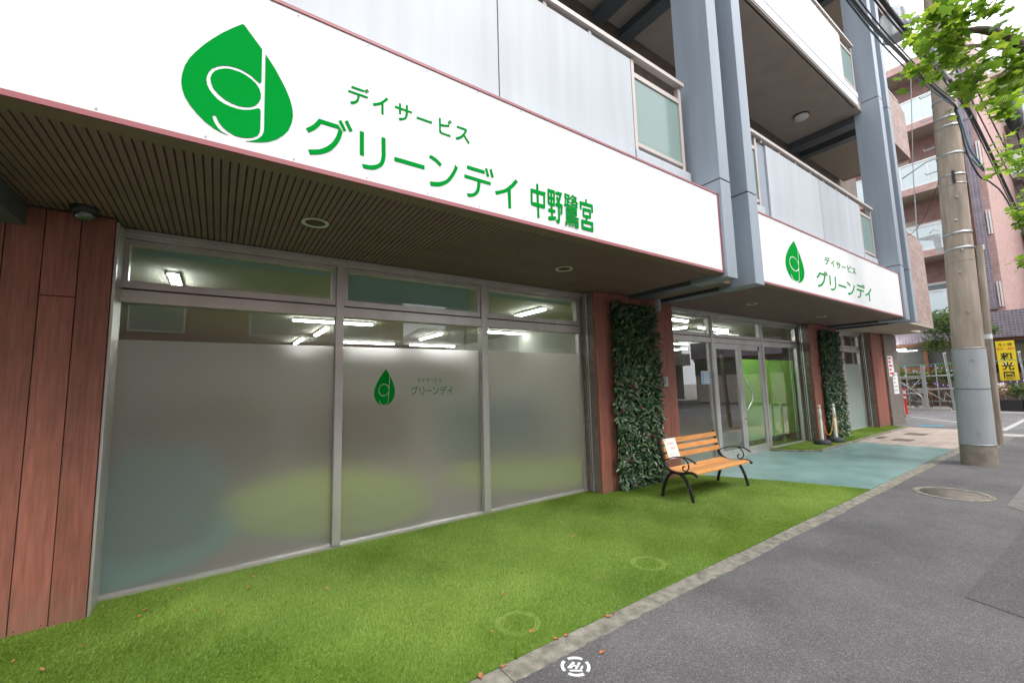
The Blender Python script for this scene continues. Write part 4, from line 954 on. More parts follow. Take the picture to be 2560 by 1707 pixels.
def fascia_sign(x0, x1, lab, grp='fascia signs'):
    s = empty('shop_sign', ((x0 + x1) / 2, 2.8, 2.85), lab, 'shop sign', grp)
    z0, z1 = 2.842, 3.885
    n = 3; xs = [x0 + .022 + (x1 - x0 - .044) * i / n for i in range(n + 1)]
    if x0 < 0: xs = [x0 + .022, 1.02, 3.78, x1 - .022]
    for a, b in zip(xs, xs[1:]): bx('face_panel', M['sign_white'], s, a, b - .0015, 2.702, 2.72, z0 + .03, z1 - .022)
    bx('casing', M['sign_white'], s, x0, x1, 2.721, 2.965, z0 + .02, z1 - .002)
    bx('red_trim', M['sign_red'], s, x0, x1, 2.694, 2.7205, z0, z0 + .0295); bx('red_trim', M['sign_red'], s, x0, x1, 2.694, 2.7205, z1 - .0215, z1)
    bx('red_trim', M['sign_red'], s, x1 - .021, x1, 2.694, 2.7205, z0 + .03, z1 - .022); bx('red_trim', M['sign_red'], s, x0, x0 + .021, 2.694, 2.7205, z0 + .03, z1 - .022)
    mb = MB()
    x = x0 + .2
    while x < x1 - .1:
        for z in (z0 + .05, z1 - .045): mb.tube([(x, 2.7025, z), (x, 2.6985, z)], .006, 8)
        x += .43
    mb.out('screw_heads', M['grey_ink'], s)
    return s
s1 = fascia_sign(-1.60, 5.154, 'long white fascia sign with green leaf drop logo, katakana and four kanji')
lettering(s1, 2.6985, .003, M['green'], kanji=True)
s2 = fascia_sign(6.109, 12.884, 'farther white fascia sign with small green logo and katakana only')
lettering(s2, 2.6985, .003, M['green'], AFF['big2'], AFF['sm2'], AFF['lg2'])
s3 = empty('window_decal', (2.0, 4.49, 1.6), 'green logo and lettering decal on the middle frosted window', 'decal')
lettering(s3, 4.4915, .001, M['green'], AFF['big3'], AFF['sm3'], AFF['lg3'])

# ------------------------------------------------------------------ downlights and dome camera
for i, (x, y, r, lab) in enumerate(((.585, 3.54, .10, 'round recessed downlight nearest the camera under the ribbed soffit'), (3.24, 3.55, .10, 'second round downlight under the ribbed soffit before the leaf panel'),
                                    (7.68, 3.58, .09, 'round downlight in the soffit in front of the glass door'), (10.76, 3.58, .09, 'round downlight under the far end of the second sign'), (15.47, 3.76, .09, 'round downlight beyond the far steel columns'))):
    t = empty('downlight', (x, y, ZS), lab, 'downlight', 'soffit downlights')
    q = MB()
    n = 28
    for k in range(n):
        a0, a1 = 2 * pi * k / n, 2 * pi * (k + 1) / n
        pr = [(r, ZS - .001), (r, ZS - .008), (r * .76, ZS - .006), (r * .74, ZS + .02)]
        for (ra, za), (rb, zb) in zip(pr, pr[1:]):
            q.add([(x + ra * cos(a0), y + ra * sin(a0), za), (x + ra * cos(a1), y + ra * sin(a1), za), (x + rb * cos(a1), y + rb * sin(a1), zb), (x + rb * cos(a0), y + rb * sin(a0), zb)], [(0, 1, 2, 3)], True)
    q.out('trim_ring', mat_plain('lamp_ring', (.75, .77, .68), .4) if i == 0 else bpy.data.materials['lamp_ring'], t)
    MB().lathe([(r * .75, ZS - .0025), (r * .01, ZS - .0035)], (x, y, 0), 28).out('reflector', M['groove'], t)
dc = empty('dome_camera', (-.83, 4.07, ZS), 'small dark dome security camera under the soffit above the left planks', 'camera')
MB().lathe([(.075, .0), (.075, -.045), (.062, -.05)], (-.83, 4.07, ZS - .001), 24).out('base', M['black'], dc)
MB().lathe([(.06, -.05), (.056, -.075), (.04, -.095), (.015, -.105), (.001, -.106)], (-.83, 4.07, ZS - .001), 24).out('dome', mat_plain('dome_glass', (.05, .05, .05), .05, spec=1, coat=1), dc)

# ------------------------------------------------------------------ artificial leaf panels
def leaf_vs(L_, W, bend):
    return [(0, 0, 0), (W * .5, L_ * .42, .004), (0, L_ * .45, -.004), (-W * .5, L_ * .42, .004), (0, L_, -bend), (W * .36, L_ * .75, -bend * .5), (-W * .36, L_ * .75, -bend * .5)], [(0, 1, 2), (0, 2, 3), (1, 5, 2), (5, 4, 2), (2, 4, 6), (2, 6, 3)]
LM = []
for i in range(3):
    v, f = leaf_vs(.084 + .012 * i, .030 + .004 * i, .012 + .006 * i)
    me = MB().add(v, f).mesh('leaf'); me.materials.append(M['hedge_leaf_obj']); LM.append(me)
def leaf_panel(x0, x1, y, z1, n, lab, seed):
    r = random.Random(seed)
    t = empty('artificial_hedge', ((x0 + x1) / 2, y, 0), lab, 'leaf panel', 'leaf panels on the piers')
    bx('backing', mat_plain('panel_mesh', (.012, .03, .012), .8), t, x0 + .03, x1 - .03, y, YP - .003, .0, z1 - .02)
    loc = t.location.copy()
    V = []; F = []; T = []
    mats = []
    for i in range(n):
        x = r.uniform(x0, x1); z = r.uniform(.02, z1); 
        # each leaf arches out of the mat and hangs; N is its upper face
        Ld = Vector((r.gauss(0, .75), -r.uniform(.05, .75), -r.uniform(-.45, 1.0))).normalized()
        Nd = Vector((r.gauss(0, .35), -1, r.uniform(.1, .9))); Nd = (Nd - Ld * Nd.dot(Ld)).normalized(); Xd = Ld.cross(Nd)
        sc = r.uniform(.7, 1.25)
        m_ = Matrix.Translation((x, y - r.uniform(-.01, .045), z)) @ Matrix(((Xd.x, Ld.x, Nd.x, 0), (Xd.y, Ld.y, Nd.y, 0), (Xd.z, Ld.z, Nd.z, 0), (0, 0, 0, 1))) @ Matrix.Scale(sc, 4)
        mats.append((z, m_))
    order = sorted(range(n), key=lambda i: (i % 9 != 0, i))
    for c, i in enumerate(order):
        z, m_ = mats[i]
        if c < 300:
            o = bpy.data.objects.new('leaf', LM[c % 3]); COL.objects.link(o); o.parent = t; o.matrix_local = Matrix.Translation(-loc) @ m_
        else:
            me = LM[c % 3]; b = len(V)
            V += [tuple(m_ @ v.co) for v in me.vertices]; F += [tuple(k + b for k in p.vertices) for p in me.polygons]
            T += [r.random()] * len(me.polygons)
    me = bpy.data.meshes.new('foliage'); me.from_pydata(V, [], F)
    at = me.attributes.new('tint', 'FLOAT', 'FACE'); at.data.foreach_set('value', T); me.materials.append(M['hedge_leaf'])
    o = link('foliage', me, t); o['kind'] = 'stuff'
    mb = MB()
    for k in range(9):
        x = r.uniform(x0, x1); z = r.uniform(.1, z1 - .3)
        for q in range(2): mb.lathe([(.001, -.013), (.011, -.007), (.013, 0), (.01, .008), (.001, .013)], (x + q * .02, y - .055, z - q * .015), 8)
    o = mb.out('berries', mat_plain('red_berry', (.30, .02, .03), .4), t) ; o['kind'] = 'stuff'
leaf_panel(4.66, 5.66, YP - .035, 2.70, 5200, 'tall dark green artificial leaf panel beside the bench', 11)
leaf_panel(12.12, 13.36, YP - .035, 2.70, 4200, 'farther dark green artificial leaf panel behind the white chain posts', 12)

# ------------------------------------------------------------------ bench
bn = empty('park_bench', (5.55, 3.38, 0), 'bench with orange timber slats and black scrolled iron ends on the turf', 'bench')
def smooth(pts, n=5):
    P = [Vector(p) for p in pts]; P = [2 * P[0] - P[1]] + P + [2 * P[-1] - P[-2]]; out = []
    for i in range(1, len(P) - 2):
        for k in range(n):
            t = k / n; a, b, c, d = P[i - 1:i + 3]
            out.append(.5 * ((2 * b) + (c - a) * t + (2 * a - 5 * b + 4 * c - d) * t * t + (3 * b - a - 3 * c + d) * t ** 3))
    return out + [P[-2]]
def iron(X, yz, w, name, par, n=5, h=None):
    """flat cast bar following a path in the y,z plane"""
    P = smooth([(X, y, z) for y, z in yz], n); mb = MB(); ring_ = []
    for i, p in enumerate(P):
        d = (P[min(i + 1, len(P) - 1)] - P[max(i - 1, 0)]).normalized(); nn = Vector((0, -d.z, d.y)); hh = (h or w) / 2
        wx = w / 2
        ring_ += [p + Vector((-wx, 0, 0)) - nn * hh * .7, p + Vector((-wx * .55, 0, 0)) - nn * hh, p + Vector((wx * .55, 0, 0)) - nn * hh, p + Vector((wx, 0, 0)) - nn * hh * .7,
                  p + Vector((wx, 0, 0)) + nn * hh * .7, p + Vector((wx * .55, 0, 0)) + nn * hh, p + Vector((-wx * .55, 0, 0)) + nn * hh, p + Vector((-wx, 0, 0)) + nn * hh * .7]
    m_ = len(P); fs = [(i * 8 + k, i * 8 + (k + 1) % 8, (i + 1) * 8 + (k + 1) % 8, (i + 1) * 8 + k) for i in range(m_ - 1) for k in range(8)]
    fs += [tuple(range(8)), tuple(range(m_ * 8 - 1, m_ * 8 - 9, -1))]
    mb.add(ring_, fs)
    return mb.out(name, M['iron'], par)
for X, s in ((4.885, 1), (6.235, -1)):
    e = part_empty('iron_end', bn)
    iron(X, [(3.625, .755), (3.605, .65), (3.585, .54), (3.558, .445), (3.52, .39), (3.45, .352), (3.36, .34), (3.26, .352), (3.19, .368), (3.13, .362), (3.085, .335)], .036, 'frame', e, h=.032)
    iron(X, [(3.565, .475), (3.50, .50), (3.42, .53), (3.33, .547), (3.25, .548), (3.18, .535), (3.12, .505), (3.10, .49)], .036, 'armrest', e, h=.014)
    iron(X, [(3.285, .545), (3.235, .52), (3.205, .475), (3.20, .43), (3.222, .39), (3.255, .378), (3.282, .395), (3.285, .42), (3.268, .437), (3.252, .432)], .016, 'scroll', e, h=.014)
    iron(X, [(3.33, .335), (3.275, .30), (3.235, .24), (3.20, .15), (3.178, .07), (3.168, .006)], .036, 'leg', e, h=.034)
    iron(X, [(3.42, .345), (3.48, .31), (3.535, .24), (3.575, .15), (3.60, .07), (3.61, .006)], .036, 'leg', e, h=.034)
    MB().tube([(X - .03 * s, 3.215, .17), (X + .022 * s, 3.215, .17)], .008, 8).out('bolt', M['steel'], e)
for i, (y, z) in enumerate(((3.603, .71), (3.585, .615), (3.565, .52))):
    c, s_ = cos(RAD(11)), sin(RAD(11)); mb = MB()
    def q(u, v): return (y + u * c + v * s_ - .018, z - u * s_ + v * c)
    (a0, b0), (a1, b1), (a2, b2), (a3, b3) = q(-.010, -.033), q(.010, -.033), q(.010, .033), q(-.010, .033)
    mb.add([(4.905, a0, b0), (4.905, a1, b1), (4.905, a2, b2), (4.905, a3, b3), (6.215, a0, b0), (6.215, a1, b1), (6.215, a2, b2), (6.215, a3, b3)], [(0, 1, 2, 3), (7, 6, 5, 4), (0, 4, 5, 1), (1, 5, 6, 2), (2, 6, 7, 3), (3, 7, 4, 0)])
    mb.out('back_slat', M['timber'], bn, .003)
for i, (y, z, tl) in enumerate(((3.485, .375, .28), (3.415, .362, .1), (3.345, .358, 0), (3.275, .362, -.08), (3.205, .372, -.06), (3.140, .370, .22))):
    mb = MB(); dz = tl * .03
    mb.add([(4.905, y - .031, z - .018 + -dz), (4.905, y + .031, z - .018 + dz), (4.905, y + .031, z + dz), (4.905, y - .031, z - dz)] + [(6.215, y - .031, z - .018 - dz), (6.215, y + .031, z - .018 + dz), (6.215, y + .031, z + dz), (6.215, y - .031, z - dz)],
           [(0, 1, 2, 3), (7, 6, 5, 4), (0, 4, 5, 1), (1, 5, 6, 2), (2, 6, 7, 3), (3, 7, 4, 0)])
    mb.out('seat_slat', M['timber'], bn, .003)
iron_ = MB().tube([(4.89, 3.33, .325), (6.23, 3.33, .325)], .008, 8).out('cross_rod', M['iron'], bn)
# paper on the back rest
pp = empty('bench_notice', (5.03, 3.56, .6), 'white sheet with faded pink print taped to the left of the bench back', 'notice')
def pq(u, v, o=0):   # u along x, v down the sloped back
    return (4.925 + u, 3.582 - v * sin(RAD(11)) - .003 - o * .0012, .745 - v * cos(RAD(11)))
def psheet(u0, u1, v0, v1, o, m, nm, sk=0):
    vs = [pq(u0 + sk * v0, v0, o), pq(u1 + sk * v0, v0, o), pq(u1 + sk * v1, v1, o), pq(u0 + sk * v1, v1, o)]
    vs2 = [(a, b + .001, c) for a, b, c in vs]
    MB().add(vs + vs2, [(0, 1, 2, 3), (7, 6, 5, 4), (0, 4, 5, 1), (1, 5, 6, 2), (2, 6, 7, 3), (3, 7, 4, 0)]).out(nm, m, pp)
psheet(0, .255, 0, .265, 0, M['paper'], 'sheet', .14)
for k in range(5): psheet(.07 + k * .024, .088 + k * .024, .055, .08, 1.2, M['pink_ink'], 'print', .14)
for k in range(4): psheet(.10 + k * .024, .118 + k * .024, .12, .145, 1.2, M['pink_ink'], 'print', .14)
psheet(.03, .22, .2, .203, 1.2, M['grey_ink'], 'print', .14); psheet(.04, .2, .21, .213, 1.2, M['pink_ink'], 'print', .14)
psheet(.01, .04, .015, .022, 1.2, M['black_ink'], 'print', .14)

# ------------------------------------------------------------------ chain posts
def chain_post(x, y, lab):
    t = empty('chain_post', (x, y, .03), lab, 'chain post', 'white chain posts by the far leaf panel')
    MB().lathe([(.165, .0), (.17, .03), (.15, .075), (.13, .088), (.04, .09)], (x, y, .03), 28).out('base', M['rubber'], t)
    MB().lathe([(.032, .089), (.032, .52), (.022, .535), (.020, .555), (.031, .57), (.031, .77), (.019, .785), (.016, .805)], (x, y, .03), 16).out('tube', M['white'], t)
    MB().lathe([(.003, .800), (.022, .812), (.031, .832), (.031, .842), (.022, .862), (.003, .872)], (x, y, .03), 16).out('knob', M['white'], t)
chain_post(11.28, 3.99, 'nearer white post with round knob and grey base holding the yellow chain')
chain_post(11.92, 3.93, 'farther white post with round knob and grey base holding the yellow chain')
ch = empty('plastic_chain', (11.6, 3.95, .7), 'yellow plastic chain sagging between two white posts', 'chain')
def chain(p0, p1, sag, n):
    pts = []
    for i in range(n + 1):
        t = i / n; p = Vector(p0).lerp(Vector(p1), t); p.z -= sag * 4 * t * (1 - t); pts.append(p)
    for i in range(n):
        a, b = pts[i], pts[i + 1]; d = (b - a); c = (a + b) / 2; L_ = d.length * .72; d.normalize()
        side = d.cross(Vector((0, 1, 0))).normalized() if i % 2 else Vector((0, 1, 0))
        lp = [c + d * L_ * cos(2 * pi * k / 10) + side * .008 * sin(2 * pi * k / 10) for k in range(11)]
        MB().tube(lp, .0033, 5, False).out('chain_link', M['yellow'], ch)
chain((11.31, 3.98, .62), (11.89, 3.935, .62), .42, 34)
chain((11.955, 3.92, .80), (12.0, 3.90, .22), .0, 16)

# ------------------------------------------------------------------ utility pole
PX, PY = 10.50, 1.49
LEAN = (0, -.030)
up = empty('utility_pole', (PX, PY, 0), 'thick grey brown concrete utility pole with a pale grey lower sleeve', 'utility pole')
def rad(z): return .212 - .0085 * z
def prof(z0, z1, dr=0, n=6): return [(rad(z0 + (z1 - z0) * i / n) + dr, z0 + (z1 - z0) * i / n) for i in range(n + 1)]
MB().lathe(prof(0, .33, .006), (PX, PY, 0), 36, LEAN).out('foot', M['sleeve_low'], up)
MB().lathe(prof(.33, 1.93, .010), (PX, PY, 0), 36, LEAN).out('sleeve', M['sleeve'], up)
MB().lathe(prof(1.93, 9.5, 0, 12), (PX, PY, 0), 36, LEAN).out('shaft', M['pole'], up)
def band(z, h, dr, m, nm='band', tilt=0, n=36):
    mb = MB(); r0 = rad(z) + dr
    mb.lathe([(r0, z - h / 2), (r0 + .003, z - h / 2), (r0 + .003, z + h / 2), (r0, z + h / 2)], (PX, PY, 0), n, LEAN)
    return mb.out(nm, m, up)
for z, h, m in ((.345, .012, 'steel'), (1.26, .006, 'cable'), (1.94, .012, 'steel'), (3.66, .045, 'steel'), (3.93, .05, 'steel'), (4.80, .018, 'steel'), (4.96, .035, 'steel'), (5.35, .04, 'steel'), (5.86, .04, 'steel'), (6.02, .05, 'steel'), (6.36, .04, 'steel'), (6.8, .06, 'steel'), (7.3, .06, 'steel')):
    band(z, h, .003 if z > 2 else .0125, M[m])
band(3.45, .012, .001, M['concrete'], 'joint_ring')
for z, a in ((.55, 195), (1.75, 200), (2.55, 200), (3.25, 185), (4.15, 190), (4.55, 200), (3.62, 200)):
    a = RAD(a); c = Vector((PX + LEAN[0] * z, PY + LEAN[1] * z, z)); d = Vector((cos(a), sin(a), 0))
    MB().tube([c + d * (rad(z) + .0), c + d * (rad(z) + .03)], .016, 10).out('step_bolt', M['steel'], up)
for z in (5.0, 4.86):
    a = RAD(196); c = Vector((PX, PY + LEAN[1] * z, z)); d = Vector((cos(a), sin(a), 0)); p = c + d * (rad(z) + .012)
    if z == 4.86: MB().box(p.x - .015, p.x + .012, p.y - .02, p.y + .02, 4.80, 5.02).out('clamp', M['black'], up)
# rungs
for z, s in ((5.15, 1), (5.6, 1), (6.15, 1), (6.6, 1), (5.9, -1)):
    c = Vector((PX, PY + LEAN[1] * z, z)); MB().tube([c + Vector((-.02, s * rad(z), 0)), c + Vector((-.05, s * (rad(z) + .14), -.02)), c + Vector((-.05, s * (rad(z) + .15), .02))], .010, 6).out('rung', M['steel'], up)
# side bracket with the stay wire
br = part_empty('bracket', up)
MB().add([(PX - .12, 1.86, 3.985), (PX - .12, 1.60, 4.0), (PX - .12, 1.565, 3.98), (PX - .12, 1.57, 3.66), (PX - .12, 1.63, 3.64), (PX - .12, 1.66, 3.90), (PX - .12, 1.86, 3.955)] + [(PX - .09, 1.86, 3.985), (PX - .09, 1.60, 4.0), (PX - .09, 1.565, 3.98), (PX - .09, 1.57, 3.66), (PX - .09, 1.63, 3.64), (PX - .09, 1.66, 3.90), (PX - .09, 1.86, 3.955)],
         [(0, 1, 2, 3, 4, 5, 6), (13, 12, 11, 10, 9, 8, 7)] + [(i, (i + 1) % 7, 7 + (i + 1) % 7, 7 + i) for i in range(7)]).out('arm', M['steel'], br)
MB().tube([(PX - .10, 1.70, 4.03), (PX - .10, 1.64, 4.09), (PX - .10, 1.58, 4.05)], .007, 6).out('hook', M['steel'], br)
tag(MB().tube([(PX - .11, 1.855, 3.97), (PX - .11, 1.85, 4.12), (PX - .11, 1.80, 5.2), (PX - .11, 1.64, 7.3), (PX - .1, 1.5, 9.2)], [.012, .012, .0065, .0065, .0065], 6).out('stay_wire', M['steel']), 'grey vertical stay wire rising from the bracket on the pole', 'wire')
tag(MB().tube([(PX - .16, 1.95, 5.16), (PX - .16, 1.60, 5.33), (PX - .12, 1.45, 5.35)], .011, 6).out('wire_bracket', M['steel']), 'thin grey arm sticking out from the left of the pole', 'bracket')
ck = part_empty('chalk_mark', up)
def on_pole(y, z):
    c = Vector((PX + LEAN[0] * z, PY + LEAN[1] * z, 0)); r_ = rad(z) + .0125; dy = y - c.y
    return (c.x - math.sqrt(max(0, r_ * r_ - dy * dy)), y, z)
for line in ([(1.545, 1.60), (1.50, 1.615), (1.455, 1.61), (1.445, 1.60), (1.435, 1.48), (1.50, 1.475), (1.535, 1.485), (1.545, 1.60)], [(1.50, 1.455), (1.50, 1.395)], [(1.455, 1.455), (1.455, 1.395)], [(1.50, 1.425), (1.455, 1.425)]):
    MB().tube([on_pole(y, z) for y, z in line], .0016, 4).out('chalk_stroke', M['galv_pale'], ck)
# thin second pole behind
sp = empty('thin_pole', (13.6, 1.60, 0), 'thin dark concrete post standing just behind the utility pole', 'post')
MB().tube([(13.6, 1.60, 0), (13.55, 1.53, 2.3), (13.5, 1.46, 4.3)], [.066, .060, .056], 16).out('shaft', M['pole'], sp)
for z, y in ((2.25, 1.535), (4.2, 1.462)): MB().tube([(13.553, y, z), (13.55, y - .002, z + .10)], .066, 16).out('band', M['white'], sp)

# ------------------------------------------------------------------ cables
def cable(pts, r_, m, lab, n=8, name='cable'):
    o = MB().tube(smooth(pts, 8), r_, n).out(name, m); return tag(o, lab, 'cable', 'overhead cables')
def span(p0, p1, sag, n=14): 
    return [Vector(p0).lerp(Vector(p1), t / n) - Vector((0, 0, sag * 4 * (t / n) * (1 - t / n))) for t in range(n + 1)]
mainp = [(-9.0, 1.1, 6.9), (-3, 1.12, 6.0), (2, 1.14, 5.72), (6.25, 1.15, 5.92), (8.5, 1.15, 6.29), (10.45, 1.15, 6.57), (11.5, 1.15, 6.62), (13.7, 1.15, 6.45), (17, 1.15, 6.03), (22, 1.15, 5.4), (30, 1.15, 5.3), (42, 1.15, 6.2)]
cable(mainp, .028, M['cable'], 'thick black overhead cable passing the splice sleeve and the pole')
cable([(x, y + .03, z - .06 - .03 * sin(x * 2)) for x, y, z in mainp], .012, M['cable'], 'thin black cable looping just below the thickest overhead cable')
c1 = [(-9, 1.1, 6.4), (-3, 1.12, 5.55), (1, 1.14, 5.2), (5.07, 1.15, 5.27), (6.87, 1.15, 5.49), (8.5, 1.15, 5.76), (10.17, 1.15, 6.10), (10.3, 1.13, 5.9)]
cable(c1, .020, M['cable'], 'lower black cable bundle sagging to the pole')
cable([(x, y + .02 + .02 * sin(x * 3), z - .035 - .03 * sin(x * 2.1 + 1)) for x, y, z in c1[:-1]], .009, M['cable_blue'], 'thin blue grey line wound round the lower cable bundle')
cable([(x, y - .02, z + .04 + .02 * sin(x * 2.7)) for x, y, z in c1[:-1]], .008, M['cable'], 'thin black line running on top of the lower cable bundle')
cable([(x, y - .04 * sin(x * 5), z - .07 - .06 * sin(x * 3.3 + 2)) for x, y, z in c1[2:-1]], .005, M['cable'], 'loose thin wire dangling in loops under the lower bundle')
cable([(10.30, 1.14, 6.05), (10.3, 1.10, 5.7), (10.31, 1.06, 5.3), (10.4, .99, 5.05), (10.6, .97, 4.95), (10.7, 1.05, 5.15), (10.72, 1.2, 5.5)], .015, M['cable_blue'], 'blue grey drop cable looping down beside the pole')
cable([(10.34, 1.17, 6.1), (10.33, 1.13, 5.7), (10.35, 1.10, 5.25), (10.5, 1.02, 4.85), (11.4, .98, 4.95), (13, .95, 5.0), (17, .95, 4.6), (24, .95, 4.4), (34, .95, 4.9)], .013, M['cable'], 'black drop cable leaving the pole low to the right')
cable(span((10.5, 1.2, 7.4), (42, .6, 6.5), 1.1), .012, M['cable'], 'higher thin cable running away beyond the pole')
cable(span((10.5, 1.0, 6.9), (42, .3, 5.9), 1.0), .012, M['cable'], 'second thin cable running away beyond the pole')
cable(span((-9, .9, 8.2), (10.5, 1.35, 8.8), .8), .01, M['cable'], 'highest thin cable arriving at the pole above the leaves')
cable(span((10.4, 1.5, 4.9), (15.2, 2.97, 5.3), .25), .006, M['cable'], 'thin service wire from the pole to the brick balcony')
spc = empty('splice_box', (8.7, 1.15, 6.3), 'black ribbed splice sleeve hanging on the thick overhead cable', 'splice box')
MB().tube([(7.95, 1.15, 6.16), (8.05, 1.15, 6.18), (8.6, 1.15, 6.28), (8.72, 1.15, 6.31)], [.05, .085, .09, .05], 14).out('sleeve', M['black'], spc)
MB().tube([(8.9, 1.15, 6.335), (9.9, 1.15, 6.47)], .04, 12).out('tube', M['steel'], spc)
sq = empty('splice_capsule', (11.9, .62, 6.3), 'dark rounded capsule hanging on a thin cable right of the pole', 'splice box')
MB().tube([(11.9, .63, 6.55), (11.9, .63, 6.5), (11.9, .63, 6.2), (11.9, .63, 6.02), (11.9, .63, 5.9)], [.02, .10, .12, .09, .03], 14).out('shell', M['black'], sq)
tag(MB().tube([(11.9, .63, 7.28), (11.9, .63, 6.5)], .01, 6).out('hanger_wire', M['cable']), 'short hanger wire above the dark rounded capsule', 'wire')
tag(MB().tube([(11.9, .63, 5.95), (12.3, .62, 5.6), (13.5, .6, 5.2), (18, .5, 4.6), (30, .4, 4.5)], .014, 6).out('cable', M['cable']), 'thin cable leaving the bottom of the dark capsule', 'cable', 'overhead cables')
tr = empty('transformer', (10.45, 1.80, 7.95), 'grey transformer can high on the left side of the pole', 'transformer')
MB().lathe([(.17, 0), (.19, .04), (.19, .5), (.15, .58)], (10.45, 1.80, 7.95), 20).out('can', M['steel'], tr)
MB().box(10.40, 10.50, 1.44, 1.612, 8.1, 8.16).out('mount', M['steel'], tr)
lp = empty('lamp_column', (4.75, .06, 0), 'dark narrow lamp column at the top right edge', 'lamp post')
MB().tube([(4.95, -.12, 0.0), (4.95, -.12, 2.9), (4.85, .02, 5.0), (4.8, .15, 6.5)], [.045, .04, .03, .028], 12).out('shaft', M['black'], lp)

# ------------------------------------------------------------------ maple trees
def maple_pts(s=1):
    lob = []
    for k, (a, r_) in enumerate(((90, 1), (66, .56), (42, .92), (20, .54), (-12, .74), (-48, .38), (-90, .14), (228, .38), (192, .74), (160, .54), (138, .92), (114, .56))):
        lob.append((r_ * s * cos(RAD(a)), r_ * s * sin(RAD(a)) + .12 * s, -.10 * s * r_ * r_))
    return lob
ML = []
for s in (.070, .085, .10):
    P = maple_pts(s); me = MB().add(P + [(0, .12 * s, .02 * s)], [(12, i, (i + 1) % 12) for i in range(12)]).mesh('leaf'); me.materials.append(M['maple_obj']); ML.append(me)
def maple(name_label, base, limbs, clumps, nleaf, seed, single=0, size=1.0, cat='tree', grp='street trees'):
    """limbs: list of (points, radii); clumps: (centre, radius vector, weight)"""
    r = random.Random(seed)
    t = empty('maple_tree', base, name_label, cat, grp)
    for i, (pts, rs) in enumerate(limbs):
        P = smooth(pts, 4); n = len(P); R = [rs[0] + (rs[1] - rs[0]) * (k / (n - 1)) for k in range(n)]
        MB().tube(P, R, 10).out('trunk' if i == 0 else 'limb', M['bark'], t)
    tw = MB(); V = []; F = []; T = []; W = sum(c[2] for c in clumps); mats = []
    for (c, rv, w) in clumps:
        c = Vector(c); k = int(nleaf * w / W)
        ns = max(2, k // 9)
        for s_ in range(ns):
            d = Vector((r.gauss(0, .5), r.gauss(0, .5), r.gauss(0, .5)))
            if d.length > 1.05: d *= 1.05 / d.length
            tip = c + Vector((d.x * rv[0], d.y * rv[1], d.z * rv[2])); root = tip.lerp(c, .45) + Vector((0, 0, -.03))
            tw.tube([root, tip], [.006 * size, .003], 4, False)
            for q in range(9):
                p = root.lerp(tip, r.random()) + Vector((r.gauss(0, .06), r.gauss(0, .06), r.gauss(0, .045))) * size * 1.2
                N = Vector((r.gauss(0, .45), r.gauss(0, .45), 1)).normalized(); a = r.uniform(0, 2 * pi)
                Ld = Vector((cos(a), sin(a), -r.uniform(.1, .9))); Ld = (Ld - N * Ld.dot(N)).normalized(); X = Ld.cross(N)
                mats.append((p, Matrix.Translation(p) @ Matrix(((X.x, Ld.x, N.x, 0), (X.y, Ld.y, N.y, 0), (X.z, Ld.z, N.z, 0), (0, 0, 0, 1))) @ Matrix.Scale(r.uniform(.6, 1.15) * size, 4)))
    tw.out('twigs', M['bark'], t)['kind'] = 'stuff'
    if single: mats.sort(key=lambda m_: (m_[0] - Vector((0, 0, 1.5))).length)
    b0 = Vector(base)
    for i, (p, m_) in enumerate(mats):
        if i < single:
            o = bpy.data.objects.new('leaf', ML[i % 3]); COL.objects.link(o); o.parent = t; o.matrix_local = Matrix.Translation(-b0) @ m_
        else:
            me = ML[i % 3]; b = len(V); V += [tuple(m_ @ v.co) for v in me.vertices]; F += [tuple(k + b for k in q.vertices) for q in me.polygons]; T += [min(1, max(0, r.gauss(.5, .25)))] * len(me.polygons)
    if F:
        me = bpy.data.meshes.new('foliage'); me.from_pydata(V, [], F)
        at = me.attributes.new('tint', 'FLOAT', 'FACE'); at.data.foreach_set('value', T); me.materials.append(M['maple'])
        link('foliage', me, t)['kind'] = 'stuff'
    return t
maple('maple whose leafy branch reaches into the top right corner', (6.4, -1.15, 0),
      [([(6.4, -1.15, 0), (6.35, -1.12, 1.5), (6.3, -1.1, 3.2), (6.2, -1.0, 5.5)], (.13, .07)),
       ([(6.3, -1.1, 3.0), (5.7, -.5, 3.55), (5.0, .05, 3.82), (4.55, .27, 3.98), (4.28, .40, 3.95)], (.06, .018)),
       ([(5.0, .05, 3.82), (5.2, .3, 4.2), (5.6, .6, 4.6)], (.03, .012)),
       ([(6.3, -1.1, 3.4), (6.9, -.6, 3.6), (7.3, .0, 3.75), (7.5, .4, 3.8)], (.045, .015)),
       ([(6.2, -1.0, 4.6), (5.6, -.9, 5.4), (5.0, -.6, 6.0)], (.05, .02))],
      [((4.35, .40, 3.95), (.46, .36, .15), 1.7), ((4.15, .52, 4.04), (.28, .22, .12), .8), ((4.80, .16, 3.80), (.34, .20, .20), .8), ((4.52, .43, 3.66), (.26, .10, .15), .45),
       ((5.35, .72, 4.75), (.30, .16, .12), .5), ((6.3, .42, 4.15), (.5, .16, .18), .8), ((5.6, .30, 4.05), (.4, .16, .2), .9), ((6.6, .26, 3.75), (.5, .22, .22), .9),
       ((7.4, .48, 3.95), (.5, .22, .3), .9), ((7.9, .30, 3.45), (.5, .15, .25), .8), ((4.8, -.4, 5.2), (.9, .7, .5), 1.6), ((5.9, -1.1, 6.0), (1.5, 1.2, 1.0), 2.0)], 1500, 21, 300, .72)
